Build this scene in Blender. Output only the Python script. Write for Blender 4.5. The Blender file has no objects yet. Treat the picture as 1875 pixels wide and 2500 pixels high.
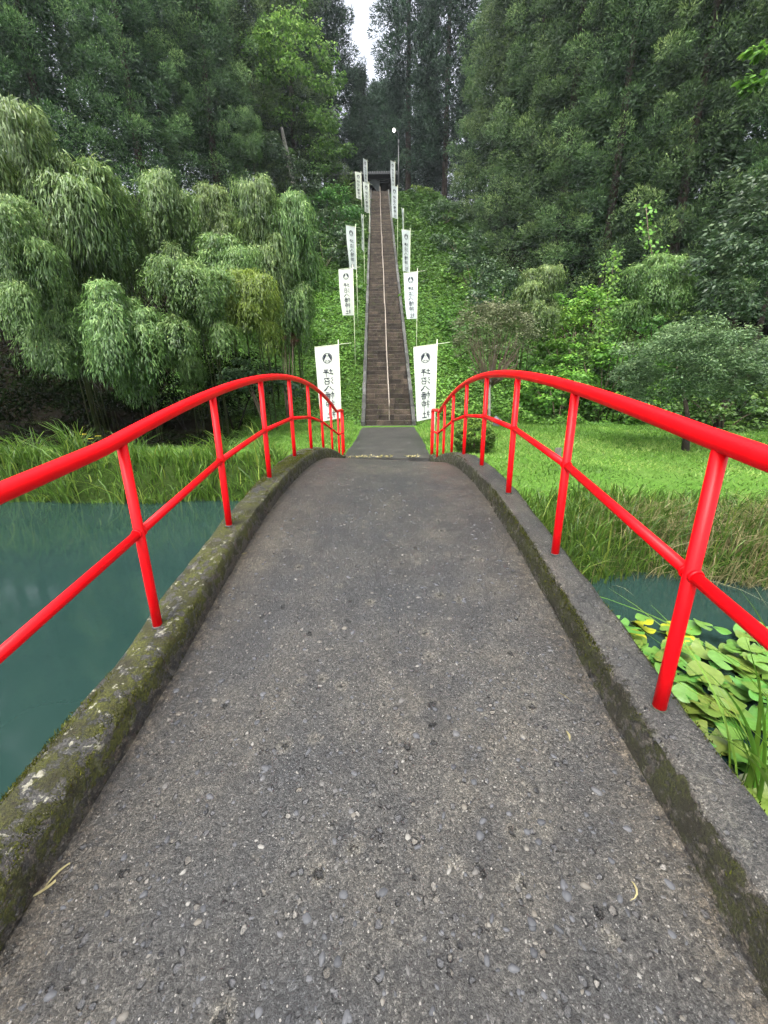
import bpy, math, random
import numpy as np
from mathutils import Matrix, Vector
R = math.radians
rng = np.random.default_rng(11)
scene = bpy.context.scene
COL = scene.collection

# ------------------------------------------------------------------ camera, sky, sun, exposure
CZ = 1.6                                     # eye height above the lawn
CF, CP, CY, CR, CX = 939.22, 0.28768, -0.02115, -0.00901, 0.1275
_f = Vector((math.sin(CY)*math.cos(CP), math.cos(CY)*math.cos(CP), -math.sin(CP)))
_r0 = Vector((math.cos(CY), -math.sin(CY), 0)); _u0 = _r0.cross(_f)
_r = math.cos(CR)*_r0 + math.sin(CR)*_u0
_u = -math.sin(CR)*_r0 + math.cos(CR)*_u0
cam_d = bpy.data.cameras.new('camera'); cam = bpy.data.objects.new('camera', cam_d); COL.objects.link(cam)
cam.matrix_world = Matrix(((_r.x, _u.x, -_f.x, CX), (_r.y, _u.y, -_f.y, 0), (_r.z, _u.z, -_f.z, CZ), (0, 0, 0, 1)))
cam_d.sensor_fit = 'HORIZONTAL'; cam_d.sensor_width = 36; cam_d.lens = 36*CF/1875
cam_d.clip_start = 0.05; cam_d.clip_end = 2000
scene.camera = cam

SUN_EL, SUN_AZ = 62, 205                     # degrees; azimuth from +Y clockwise: behind the viewer
w = bpy.data.worlds.new('World'); scene.world = w; w.use_nodes = True
wn = w.node_tree.nodes; wl = w.node_tree.links; wn.clear()
wo = wn.new('ShaderNodeOutputWorld'); bg = wn.new('ShaderNodeBackground'); sky = wn.new('ShaderNodeTexSky')
hs = wn.new('ShaderNodeHueSaturation')
sky.sky_type = 'NISHITA'; sky.sun_disc = False; sky.sun_elevation = R(SUN_EL); sky.sun_rotation = R(SUN_AZ)
sky.air_density = 1.0; sky.dust_density = 4.0; sky.ozone_density = 1.0
hs.inputs['Saturation'].default_value = 0.30
wl.new(sky.outputs[0], hs.inputs['Color']); wl.new(hs.outputs[0], bg.inputs['Color'])
bg.inputs['Strength'].default_value = 0.15; wl.new(bg.outputs[0], wo.inputs['Surface'])
sd = bpy.data.lights.new('sun', 'SUN'); so = bpy.data.objects.new('sun', sd); COL.objects.link(so)
sd.energy = 1.5; sd.angle = R(35); sd.color = (1, 0.97, 0.92)
_sd = Vector((math.sin(R(SUN_AZ))*math.cos(R(SUN_EL)), math.cos(R(SUN_AZ))*math.cos(R(SUN_EL)), math.sin(R(SUN_EL))))
so.rotation_euler = _sd.to_track_quat('Z', 'Y').to_euler(); so.location = (0, -10, 40)
vs = scene.view_settings
vs.view_transform = 'Standard'; vs.look = 'None'; vs.gamma = 1; vs.use_curve_mapping = False
vs.exposure = 1.85
scene.cycles.max_bounces = 4; scene.cycles.diffuse_bounces = 2; scene.cycles.glossy_bounces = 2; scene.cycles.transmission_bounces = 3; scene.cycles.use_adaptive_sampling = True; scene.cycles.adaptive_threshold = 0.03; scene.cycles.transparent_max_bounces = 4

# ------------------------------------------------------------------ helpers
def at(dx, dy, F):
    """world point on the ray through a picture point at the forward distance F"""
    px, py = dx*1.13020, dy*1.13020
    d = _f + _r*((px-937.5)/CF) + _u*((1250-py)/CF)
    t = F/d.y
    return Vector((CX+t*d.x, F, CZ+t*d.z))

def setp(o, label=None, cat=None, group=None, kind=None):
    if label: o['label'] = label
    if cat: o['category'] = cat
    if group: o['group'] = group
    if kind: o['kind'] = kind
    return o

def thing(name, label, cat, loc=(0, 0, 0), group=None):
    o = bpy.data.objects.new(name, None); COL.objects.link(o); o.location = loc
    o.empty_display_size = 0.2
    return setp(o, label, cat, group)

def mesh_np(name, V, faces, mat, smooth=False, tint=None, attrs=None):
    """V (n,3); faces: (m,k) array or list of tuples"""
    me = bpy.data.meshes.new(name)
    V = np.asarray(V, dtype=np.float32)
    if isinstance(faces, np.ndarray):
        m, k = faces.shape
        me.vertices.add(len(V)); me.vertices.foreach_set('co', V.ravel())
        me.loops.add(m*k); me.loops.foreach_set('vertex_index', faces.astype(np.int32).ravel())
        me.polygons.add(m); me.polygons.foreach_set('loop_start', np.arange(0, m*k, k, dtype=np.int32))
        me.update(calc_edges=True)
    else:
        me.from_pydata([tuple(map(float, v)) for v in V], [], [tuple(int(i) for i in f) for f in faces])
        me.update()
    if smooth: me.polygons.foreach_set('use_smooth', np.ones(len(me.polygons), dtype=bool))
    if tint is not None:
        a = me.attributes.new('tint', 'FLOAT', 'FACE'); a.data.foreach_set('value', np.asarray(tint, dtype=np.float32))
    if attrs:
        for k2, v2 in attrs.items():
            a = me.attributes.new(k2, 'FLOAT', 'POINT'); a.data.foreach_set('value', np.asarray(v2, dtype=np.float32))
    if mat: me.materials.append(mat)
    return me

def put(name, me, parent=None, world=True, loc=None):
    o = bpy.data.objects.new(name, me); COL.objects.link(o)
    if parent is not None:
        o.parent = parent
        if world:
            p = Vector(parent.location)
            q = parent.parent
            while q is not None: p += Vector(q.location); q = q.parent
            o.location = -p
    if loc is not None: o.location = loc
    return o

def part(name, V, faces, mat, parent, **k):
    return put(name, mesh_np(name, V, faces, mat, **k), parent)

class MB:
    """collects shapes of ONE part"""
    def __init__(s): s.V = []; s.F = []
    def add(s, V, F):
        b = len(s.V); s.V += [tuple(v) for v in V]; s.F += [tuple(i+b for i in f) for f in F]; return s
    def box(s, c, size, rz=0.0, jit=0.0):
        hx, hy, hz = size[0]/2, size[1]/2, size[2]/2; ca, sa = math.cos(rz), math.sin(rz); V = []
        for dz in (-hz, hz):
            for dx, dy in ((-hx, -hy), (hx, -hy), (hx, hy), (-hx, hy)):
                j = [random.uniform(-jit, jit) for _ in range(3)]
                V.append((c[0]+dx*ca-dy*sa+j[0], c[1]+dx*sa+dy*ca+j[1], c[2]+dz+j[2]))
        return s.add(V, [(3, 2, 1, 0), (4, 5, 6, 7), (0, 1, 5, 4), (1, 2, 6, 5), (2, 3, 7, 6), (3, 0, 4, 7)])
    def tube(s, pts, rad, n=12, caps=True):
        pts = [Vector(p) for p in pts]; m = len(pts)
        rads = rad if isinstance(rad, (list, tuple)) else [rad]*m
        V = []; F = []; nrm = None
        for i, p in enumerate(pts):
            t = (pts[min(i+1, m-1)]-pts[max(i-1, 0)]).normalized()
            if nrm is None:
                nrm = t.cross(Vector((0, 0, 1)))
                if nrm.length < 1e-3: nrm = Vector((1, 0, 0))
            nrm = (nrm-t*nrm.dot(t)).normalized(); b = t.cross(nrm)
            for k in range(n):
                a = 2*math.pi*k/n; V.append(p+(nrm*math.cos(a)+b*math.sin(a))*rads[i])
        for i in range(m-1):
            for k in range(n):
                k2 = (k+1) % n; F.append((i*n+k, i*n+k2, (i+1)*n+k2, (i+1)*n+k))
        if caps: F.append(tuple(range(n-1, -1, -1))); F.append(tuple((m-1)*n+k for k in range(n)))
        return s.add(V, F)
    def build(s, name, mat, parent=None, smooth=False, world=True):
        me = mesh_np(name, np.array(s.V), s.F, mat)
        if smooth:
            me.polygons.foreach_set('use_smooth', [len(p.vertices) == 4 for p in me.polygons])
        return put(name, me, parent, world)

_wr = np.random.default_rng(5)
_WV = [(_wr.normal(0, 1, 2)*f, _wr.uniform(0, 6.28), a) for f, a in ((.25, 1), (.3, 1), (.6, .6), (.7, .6), (1.3, .35), (1.6, .35), (3, .2), (3.6, .2), (6, .1), (7, .1))]
def wav(x, y, s=1.0):
    x = np.asarray(x, float)*s; y = np.asarray(y, float)*s; o = np.zeros(np.broadcast(x, y).shape)
    for k, p, a in _WV: o = o + a*np.sin(k[0]*x+k[1]*y+p)
    return o/2.0
def unit(v): return v/np.maximum(np.linalg.norm(v, axis=-1, keepdims=True), 1e-9)
def sstep(a, b, x):
    t = np.clip((x-a)/(b-a), 0, 1); return t*t*(3-2*t)

# ------------------------------------------------------------------ materials
class NT:
    def __init__(s, name):
        s.m = bpy.data.materials.new(name); s.m.use_nodes = True; s.t = s.m.node_tree; s.t.nodes.clear()
        s.out = s.n('ShaderNodeOutputMaterial')
    def n(s, typ, **k):
        nd = s.t.nodes.new(typ)
        for a, b in k.items(): setattr(nd, a, b)
        return nd
    def lk(s, a, b): s.t.links.new(a, b)
    def si(s, sock, v):
        if hasattr(v, 'is_linked') or isinstance(v, bpy.types.NodeSocket): s.lk(v, sock)
        else: sock.default_value = v
    def coord(s): return s.n('ShaderNodeTexCoord').outputs['Object']
    def noise(s, vec, scale, detail=4, rough=.55, out='Fac'):
        x = s.n('ShaderNodeTexNoise'); s.lk(vec, x.inputs['Vector'])
        x.inputs['Scale'].default_value = scale; x.inputs['Detail'].default_value = detail; x.inputs['Roughness'].default_value = rough
        return x.outputs[out]
    def voro(s, vec, scale, feature='F1', rnd=1.0):
        x = s.n('ShaderNodeTexVoronoi', feature=feature); s.lk(vec, x.inputs['Vector'])
        x.inputs['Scale'].default_value = scale; x.inputs['Randomness'].default_value = rnd
        return x
    def math(s, op, a, b=0.0, c=None):
        x = s.n('ShaderNodeMath', operation=op); s.si(x.inputs[0], a); s.si(x.inputs[1], b)
        if c is not None: s.si(x.inputs[2], c)
        return x.outputs[0]
    def ramp(s, fac, stops, interp='LINEAR'):
        x = s.n('ShaderNodeValToRGB'); x.color_ramp.interpolation = interp; e = x.color_ramp.elements
        while len(e) < len(stops): e.new(0.5)
        for el, (p, c) in zip(e, stops):
            el.position = p; el.color = (c, c, c, 1) if isinstance(c, (int, float)) else (*c, 1)
        s.lk(fac, x.inputs[0]); return x.outputs[0]
    def mix(s, fac, a, b, mode='MIX'):
        x = s.n('ShaderNodeMix', data_type='RGBA', blend_type=mode)
        s.si(x.inputs[0], fac)
        for sock, v in ((x.inputs[6], a), (x.inputs[7], b)):
            if isinstance(v, tuple): sock.default_value = (*v, 1) if len(v) == 3 else v
            else: s.lk(v, sock)
        return x.outputs[2]
    def attr(s, name): return s.n('ShaderNodeAttribute', attribute_name=name).outputs['Fac']
    def rnd(s): return s.n('ShaderNodeObjectInfo').outputs['Random']
    def bump(s, h, strength=.5, dist=.01):
        x = s.n('ShaderNodeBump'); x.inputs['Strength'].default_value = strength; x.inputs['Distance'].default_value = dist
        s.lk(h, x.inputs['Height']); return x.outputs[0]
    def bsdf(s, color, rough=.6, spec=.4, normal=None, metal=0.0, emit=None):
        b = s.n('ShaderNodeBsdfPrincipled')
        if isinstance(color, tuple): b.inputs['Base Color'].default_value = (*color, 1)
        else: s.lk(color, b.inputs['Base Color'])
        s.si(b.inputs['Roughness'], rough); s.si(b.inputs['Specular IOR Level'], spec); b.inputs['Metallic'].default_value = metal
        if normal is not None: s.lk(normal, b.inputs['Normal'])
        if emit: b.inputs['Emission Color'].default_value = (*emit[0], 1); b.inputs['Emission Strength'].default_value = emit[1]
        return b.outputs[0]
    def done(s, sh): s.lk(sh, s.out.inputs['Surface']); return s.m

def foliage(name, c0, c1, c2=None, trans=.3, rough=.55, spec=.3, hue=.04, cscale=1.2):
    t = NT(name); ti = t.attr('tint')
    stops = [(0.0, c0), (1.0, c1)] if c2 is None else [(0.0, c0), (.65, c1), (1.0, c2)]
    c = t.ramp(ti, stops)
    big = t.noise(t.coord(), cscale, 2)
    c = t.mix(t.math('MULTIPLY', t.ramp(big, [(.35, 0.0), (.7, 1.0)]), .35), c, tuple(x*.6 for x in c0))
    h = t.n('ShaderNodeHueSaturation'); t.lk(c, h.inputs['Color'])
    t.lk(t.math('ADD', t.math('MULTIPLY', t.rnd(), hue), .5-hue/2), h.inputs['Hue'])
    t.lk(t.math('ADD', t.math('MULTIPLY', t.rnd(), .3), .85), h.inputs['Value'])
    b = t.bsdf(h.outputs[0], rough, spec)
    tr = t.n('ShaderNodeBsdfTranslucent'); t.lk(h.outputs[0], tr.inputs['Color'])
    mx = t.n('ShaderNodeMixShader'); mx.inputs[0].default_value = trans
    t.lk(b, mx.inputs[1]); t.lk(tr.outputs[0], mx.inputs[2])
    return t.done(mx.outputs[0])

def concrete(name, kerb=False, hi=(.040, .044, .005), lo=(.005, .005, .0015)):
    """washed, weathered concrete with exposed aggregate; attributes moss and edge carry growth and dirt"""
    t = NT(name); co = t.coord()
    wob = t.n('ShaderNodeVectorMath', operation='SCALE'); wob.inputs['Scale'].default_value = .022
    sub = t.n('ShaderNodeVectorMath', operation='SUBTRACT'); nz = t.n('ShaderNodeTexNoise'); t.lk(co, nz.inputs['Vector']); nz.inputs['Scale'].default_value = 38
    t.lk(nz.outputs['Color'], sub.inputs[0]); sub.inputs[1].default_value = (.5, .5, .5); t.lk(sub.outputs[0], wob.inputs[0])
    add = t.n('ShaderNodeVectorMath', operation='ADD'); t.lk(co, add.inputs[0]); t.lk(wob.outputs[0], add.inputs[1]); cw = add.outputs[0]
    big = t.noise(co, .9, 5, .6); mid = t.noise(co, 5, 5, .65); fine = t.noise(co, 70, 6, .75); grit = t.noise(co, 260, 3, .7)
    c = t.mix(t.ramp(big, [(.38, 0.0), (.66, 1.0)]), (.032, .033, .0335), (.076, .068, .053))
    c = t.mix(t.ramp(mid, [(.36, 0.0), (.66, .75)]), c, (.020, .0205, .0215))
    v5 = t.voro(cw, 9); s5 = t.n('ShaderNodeSeparateColor'); t.lk(v5.outputs['Color'], s5.inputs[0])
    pd = t.math('ADD', v5.outputs['Distance'], t.math('MULTIPLY', t.math('SUBTRACT', t.noise(co, 60, 3, .7), .5), .45))
    pits = t.math('MULTIPLY', t.math('GREATER_THAN', s5.outputs[0], .72), t.ramp(pd, [(.10, 1.0), (.16, 0.0)]))
    halo = t.math('MULTIPLY', t.math('GREATER_THAN', s5.outputs[0], .86), t.ramp(pd, [(.22, .75), (.42, 0.0)]))
    c = t.mix(halo, c, (.080, .074, .060)); c = t.mix(t.math('MULTIPLY', pits, .9), c, (.010, .010, .010))
    edge = t.attr('edge'); moss = t.attr('moss')
    em = t.math('MULTIPLY', edge, t.ramp(t.noise(co, 9, 5, .7), [(.34, .1), (.6, 1.0)]))
    c = t.mix(t.math('MULTIPLY', em, .85), c, t.mix(t.ramp(t.noise(co, 30, 4, .7), [(.42, 0.0), (.56, 1.0)]), (.012, .010, .008), (.098, .080, .056)))
    # fine aggregate
    v2 = t.voro(cw, 130); g = t.ramp(v2.outputs['Color'], [(.0, .25), (.45, .9), (.8, 1.5), (1.0, 2.6)])
    c = t.mix(1.0, c, g, 'MULTIPLY')
    e2 = t.voro(cw, 130, 'DISTANCE_TO_EDGE'); c = t.mix(.85, c, t.ramp(e2.outputs['Distance'], [(.0, .25), (.10, 1.05)]), 'MULTIPLY')
    c = t.mix(.8, c, t.ramp(grit, [(.3, .25), (.5, 1.0), (.72, 2.1)]), 'MULTIPLY')
    c = t.mix(.7, c, t.ramp(fine, [(.3, .45), (.52, 1.0), (.75, 1.6)]), 'MULTIPLY')
    # larger stones with a washed-out rim, its socket shadow painted in dark
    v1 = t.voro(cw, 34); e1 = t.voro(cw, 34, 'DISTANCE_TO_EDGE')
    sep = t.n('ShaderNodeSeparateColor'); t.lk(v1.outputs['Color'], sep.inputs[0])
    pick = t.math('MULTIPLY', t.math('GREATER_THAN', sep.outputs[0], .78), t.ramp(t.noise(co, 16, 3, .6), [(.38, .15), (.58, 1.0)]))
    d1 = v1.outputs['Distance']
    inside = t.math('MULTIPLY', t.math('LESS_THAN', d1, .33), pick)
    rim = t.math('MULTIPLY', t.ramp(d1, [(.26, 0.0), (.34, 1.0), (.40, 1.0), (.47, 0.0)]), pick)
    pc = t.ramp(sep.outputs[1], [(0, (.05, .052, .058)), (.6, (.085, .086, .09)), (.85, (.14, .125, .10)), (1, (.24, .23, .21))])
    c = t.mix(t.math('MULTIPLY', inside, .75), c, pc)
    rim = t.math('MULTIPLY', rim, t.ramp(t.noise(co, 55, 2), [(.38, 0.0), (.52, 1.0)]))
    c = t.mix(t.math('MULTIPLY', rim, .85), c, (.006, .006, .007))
    # bright quartz specks
    v3 = t.voro(co, 75); s3 = t.n('ShaderNodeSeparateColor'); t.lk(v3.outputs['Color'], s3.inputs[0])
    speck = t.math('MULTIPLY', t.math('GREATER_THAN', s3.outputs[0], .93), t.math('LESS_THAN', v3.outputs['Distance'], .24))
    c = t.mix(t.math('MULTIPLY', speck, .9), c, (.21, .20, .18))
    v4 = t.voro(co, 210); s4 = t.n('ShaderNodeSeparateColor'); t.lk(v4.outputs['Color'], s4.inputs[0])
    sp4 = t.math('MULTIPLY', t.math('GREATER_THAN', s4.outputs[0], .93), t.math('LESS_THAN', v4.outputs['Distance'], .3))
    c = t.mix(t.math('MULTIPLY', sp4, .7), c, (.25, .25, .235))
    pit = t.math('MULTIPLY', t.math('GREATER_THAN', s4.outputs[1], .72), t.math('LESS_THAN', v4.outputs['Distance'], .35))
    c = t.mix(t.math('MULTIPLY', pit, .8), c, (.010, .010, .010))
    mn = t.noise(co, 14, 6, .72); mn2 = t.noise(co, 90, 3, .7)
    mm = t.ramp(t.math('ADD', moss, t.math('MULTIPLY', t.math('SUBTRACT', mn, .5), 2.4)), [(.44, 0.0), (.56, 1.0)])
    mc = t.mix(t.ramp(mn2, [(.32, 0.0), (.66, 1.0)]), lo, hi)
    mc = t.mix(t.ramp(t.noise(co, 7, 3), [(.42, 0.0), (.66, .8)]), mc, (.012, .009, .005))
    c = t.mix(mm, c, mc)
    # pale lichen on the kerbs
    if kerb:
        ln = t.noise(co, 20, 5, .7)
        lm = t.math('MULTIPLY', t.ramp(ln, [(.60, 0.0), (.63, 1.0)]), t.attr('lichen'))
        c = t.mix(t.math('MULTIPLY', lm, .85), c, (.30, .29, .22))
    hgt = t.math('ADD', t.math('MULTIPLY', t.ramp(v2.outputs['Distance'], [(0, 1.0), (.6, 0.0)]), .35), t.math('MULTIPLY', fine, .9))
    hgt = t.math('ADD', hgt, t.math('MULTIPLY', grit, .55))
    hgt = t.math('SUBTRACT', hgt, t.math('MULTIPLY', rim, .8)); hgt = t.math('SUBTRACT', hgt, t.math('MULTIPLY', pits, 1.5))
    hgt = t.math('ADD', hgt, t.math('MULTIPLY', t.math('MULTIPLY', mm, mn2), 1.6))
    nb = t.bump(hgt, 1.0, .006)
    ro = t.math('ADD', .42, t.math('MULTIPLY', mm, .5))
    return t.done(t.bsdf(c, ro, .5, nb))

def plain(name, c0, c1, scale=3.0, rough=.6, spec=.4, bump=.2, bscale=40, metal=0.0, dist=.01):
    t = NT(name); co = t.coord()
    c = t.mix(t.ramp(t.noise(co, scale, 5, .6), [(.35, 0.0), (.68, 1.0)]), c0, c1)
    nb = t.bump(t.noise(co, bscale, 5, .65), bump, dist)
    return t.done(t.bsdf(c, rough, spec, nb, metal))

M = {}
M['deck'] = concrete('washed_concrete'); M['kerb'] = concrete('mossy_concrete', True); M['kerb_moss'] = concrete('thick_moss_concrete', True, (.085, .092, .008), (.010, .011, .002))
M['path'] = plain('damp_path_concrete', (.021, .021, .019), (.048, .046, .040), 2.2, .5, .5, .35, 60)
def paint():
    t = NT('red_gloss_paint'); co = t.coord()
    c = t.mix(t.ramp(t.noise(co, 6, 4), [(.3, 0.0), (.7, 1.0)]), (.76, .0015, .006), (.68, .0012, .005))
    dirt = t.ramp(t.noise(co, 55, 4, .7), [(.70, 0.0), (.78, 1.0)])
    c = t.mix(t.math('MULTIPLY', dirt, .45), c, (.25, .01, .01))
    nb = t.bump(t.noise(co, 90, 3), .12, .003)
    return t.done(t.bsdf(c, .42, .22, nb))
M['red'] = paint()
def water():
    t = NT('milky_teal_water'); co = t.coord()
    c = t.mix(t.ramp(t.noise(co, .5, 3), [(.35, 0.0), (.7, 1.0)]), (.012, .030, .026), (.017, .037, .032))
    nb = t.bump(t.noise(co, 5, 3, .5), .06, .02)
    return t.done(t.bsdf(c, .06, .42, nb))
M['water'] = water()
def ground():
    t = NT('ground_soil_and_turf'); co = t.coord()
    lawn = t.attr('lawn'); n1 = t.noise(co, 1.2, 5); n2 = t.noise(co, 14, 5, .7)
    soil = t.mix(t.ramp(n2, [(.35, 0.0), (.7, 1.0)]), (.003, .0025, .0015), (.012, .009, .005))
    turf = t.mix(t.ramp(n2, [(.3, 0.0), (.7, 1.0)]), (.035, .09, .012), (.095, .20, .03))
    turf = t.mix(t.ramp(n1, [(.4, 0.0), (.75, .5)]), turf, (.10, .155, .04))
    c = t.mix(lawn, soil, turf)
    return t.done(t.bsdf(c, .9, .04, t.bump(n2, .8, .05)))
M['ground'] = ground()
def stone(name, a, b, spot=.5):
    t = NT(name); co = t.coord(); n2 = t.noise(co, 18, 6, .7)
    c = t.mix(t.ramp(t.noise(co, 2.5, 4), [(.35, 0.0), (.65, 1.0)]), a, b)
    h = t.n('ShaderNodeHueSaturation'); t.lk(c, h.inputs['Color']); t.lk(t.math('ADD', t.math('MULTIPLY', t.rnd(), .9), .55), h.inputs['Value']); c = h.outputs[0]
    c = t.mix(.8, c, t.ramp(n2, [(.3, .4), (.5, 1.0), (.75, 1.7)]), 'MULTIPLY')
    c = t.mix(t.math('MULTIPLY', t.ramp(t.noise(co, 9, 5, .7), [(.63, 0.0), (.70, 1.0)]), spot), c, (.26, .24, .19))
    c = t.mix(t.math('MULTIPLY', t.ramp(t.noise(co, 4, 5, .7), [(.52, 0.0), (.70, 1.0)]), .7), c, (.035, .042, .012))
    return t.done(t.bsdf(c, .8, .3, t.bump(n2, .8, .02)))
M['step'] = stone('weathered_brown_stone', (.022, .0165, .012), (.058, .043, .031))
M['side'] = stone('grey_kerb_stone', (.042, .043, .040), (.078, .078, .072), .3)
M['pole'] = plain('pale_rail_paint', (.24, .20, .165), (.36, .31, .26), 8, .5, .4, .1)
M['flagpole'] = plain('flag_pole_pale', (.55, .60, .40), (.70, .72, .55), 3, .5, .4, 0.02)
def cloth():
    t = NT('white_banner_cloth'); co = t.coord()
    c = t.mix(t.math('MULTIPLY', t.rnd(), .6), (.72, .77, .78), (.72, .74, .58))
    nb = t.bump(t.noise(co, 7, 3), .25, .03)
    b = t.bsdf(c, .8, .1, nb); tr = t.n('ShaderNodeBsdfTranslucent'); t.lk(c, tr.inputs['Color'])
    mx = t.n('ShaderNodeMixShader'); mx.inputs[0].default_value = .35; t.lk(b, mx.inputs[1]); t.lk(tr.outputs[0], mx.inputs[2])
    return t.done(mx.outputs[0])
M['cloth'] = cloth()
M['ink'] = plain('black_ink', (.022, .026, .036), (.045, .05, .062), 5, .8, .1, 0.0)
M['bark'] = plain('cedar_bark', (.026, .020, .016), (.055, .044, .035), 3, .9, .2, .8, 12, 0, .05)
M['palebark'] = plain('pale_bark', (.16, .15, .13), (.30, .28, .25), 4, .85, .2, .5, 20, 0, .02)
M['culm'] = plain('bamboo_culm', (.022, .032, .010), (.05, .052, .02), 2, .5, .4, .1)
M['twig'] = plain('brown_twig', (.10, .075, .055), (.18, .14, .10), 6, .85, .2, .3)
M['cedar'] = foliage('cedar_needles', (.025, .056, .023), (.118, .208, .070), (.295, .425, .145), .18, .6, .25, .03)
M['cedar_dark'] = foliage('far_cedar_needles', (.015, .036, .023), (.042, .086, .048), (.088, .155, .078), .15, .6, .2, .02)
M['thicket'] = foliage('shade_toned_thicket_leaves', (.004, .008, .003), (.009, .017, .006), (.020, .034, .011), .1, .9, 0.0, .02)  # leaf colour darkened almost to black to paint the hollow's shade
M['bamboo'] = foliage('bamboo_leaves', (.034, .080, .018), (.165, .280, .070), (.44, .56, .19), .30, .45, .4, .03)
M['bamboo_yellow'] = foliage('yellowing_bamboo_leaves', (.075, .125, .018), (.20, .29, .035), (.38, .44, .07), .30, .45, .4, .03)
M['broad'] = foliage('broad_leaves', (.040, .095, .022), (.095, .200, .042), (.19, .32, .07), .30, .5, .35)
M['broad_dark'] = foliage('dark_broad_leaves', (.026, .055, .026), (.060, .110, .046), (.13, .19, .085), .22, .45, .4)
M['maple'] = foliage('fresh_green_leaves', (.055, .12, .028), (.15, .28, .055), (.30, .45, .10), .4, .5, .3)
M['vine'] = foliage('vine_leaves', (.055, .15, .020), (.14, .32, .038), (.27, .48, .07), .35, .5, .35, .02)
M['cover'] = foliage('ground_cover_leaves', (.050, .125, .022), (.130, .290, .040), (.25, .45, .075), .3, .5, .35, 0.0, .35)
M['turf'] = foliage('mown_grass', (.060, .140, .018), (.130, .255, .035), (.27, .37, .09), .35, .5, .3, 0.0, .6)
M['sedge'] = foliage('sedge_blades', (.035, .085, .012), (.105, .20, .025), (.27, .34, .06), .35, .45, .4, 0.0, .8)
M['straw'] = foliage('dry_grass_blades', (.13, .13, .05), (.27, .235, .11), (.45, .40, .22), .3, .7, .2, 0.0, 1.0)
M['lily'] = foliage('water_lily_leaf', (.075, .15, .026), (.140, .250, .045), (.21, .33, .075), .15, .32, .5, .09, 3)
M['lily_yellow'] = foliage('yellowing_lily_leaf', (.34, .34, .02), (.42, .40, .03), (.45, .42, .05), .15, .35, .5, .05, 14)
M['iris'] = foliage('iris_blade', (.07, .17, .018), (.14, .28, .03), (.22, .36, .05), .35, .4, .4, .03, 3)
M['box'] = foliage('clipped_box_leaves', (.040, .085, .014), (.12, .23, .034), (.30, .46, .07), .25, .5, .35)
M['olive'] = foliage('grey_green_leaves', (.050, .100, .042), (.13, .22, .090), (.25, .36, .15), .25, .5, .35)
M['dusty'] = foliage('sparse_dull_leaves', (.09, .12, .055), (.17, .20, .10), (.27, .27, .17), .25, .6, .25)
M['brownleaf'] = foliage('dead_brown_leaves', (.075, .045, .028), (.14, .09, .055), (.20, .14, .085), .25, .8, .15)
M['mossblade'] = foliage('moss', (.016, .019, .003), (.052, .060, .006), (.11, .115, .012), .25, .8, .15, 0.0, 9)
M['mossbright'] = foliage('bright_moss', (.022, .026, .003), (.085, .095, .008), (.18, .185, .02), .25, .8, .15, 0.0, 9)
M['flower'] = plain('yellow_petals', (.75, .60, .05), (.82, .70, .12), 20, .6, .2, 0.0)
M['tile'] = plain('dark_roof_tile', (.018, .020, .022), (.040, .043, .046), 4, .35, .5, .2)
M['tile_end'] = plain('pale_tile_ends', (.10, .105, .11), (.16, .165, .17), 4, .5, .4, .2)
M['wood'] = plain('dark_aged_wood', (.010, .008, .007), (.022, .018, .015), 3, .8, .2, .3)
M['drape'] = plain('grey_drape', (.075, .085, .085), (.13, .14, .14), 2, .9, .1, .2)
M['steel'] = plain('galvanised_pole', (.05, .055, .055), (.09, .095, .095), 3, .5, .4, .05)
tl = NT('lit_lamp_globe'); M['lamp'] = tl.done(tl.bsdf((.9, .9, .85), .4, .4, emit=((1, .97, .85), 1.2)))
M['rock'] = stone('grey_rock', (.16, .17, .18), (.28, .29, .30), .5)
M['stake'] = plain('grey_weathered_timber', (.10, .09, .08), (.18, .165, .15), 8, .85, .2, .4)
def pebm():
    t = NT('river_pebble'); c = t.ramp(t.attr('tint'), [(0, (.042, .044, .048)), (.6, (.075, .077, .082)), (.85, (.105, .096, .08)), (1, (.17, .165, .15))])
    return t.done(t.bsdf(c, .6, .25, t.bump(t.noise(t.coord(), 60, 3), .2, .004)))
M['pebble'] = pebm()

# ------------------------------------------------------------------ foliage builders
def leaf_arrays(C, A, N, L, W, bend=0.0, wpos=.4):
    n = len(C); A = unit(A); S = unit(np.cross(A, N)); N = np.cross(S, A)
    L = np.broadcast_to(L, (n,))[:, None]; W = np.broadcast_to(W, (n,))[:, None]
    P = np.empty((n, 4, 3)); P[:, 0] = C; m = C+A*L*wpos
    P[:, 1] = m+S*W*.5; P[:, 3] = m-S*W*.5; P[:, 2] = C+A*L-N*L*bend
    return P.reshape(-1, 3), np.arange(4*n).reshape(n, 4)
def leaf_mesh(name, C, A, N, L, W, mat, tint=None, bend=.1, wpos=.4):
    V, F = leaf_arrays(np.asarray(C), np.asarray(A), np.asarray(N), L, W, bend, wpos)
    if tint is None: tint = rng.uniform(0, 1, len(F))
    return mesh_np(name, V, F, mat, tint=tint)
def sph(n, g=None):
    g = g or rng
    return unit(g.normal(0, 1, (n, 3)))

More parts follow.
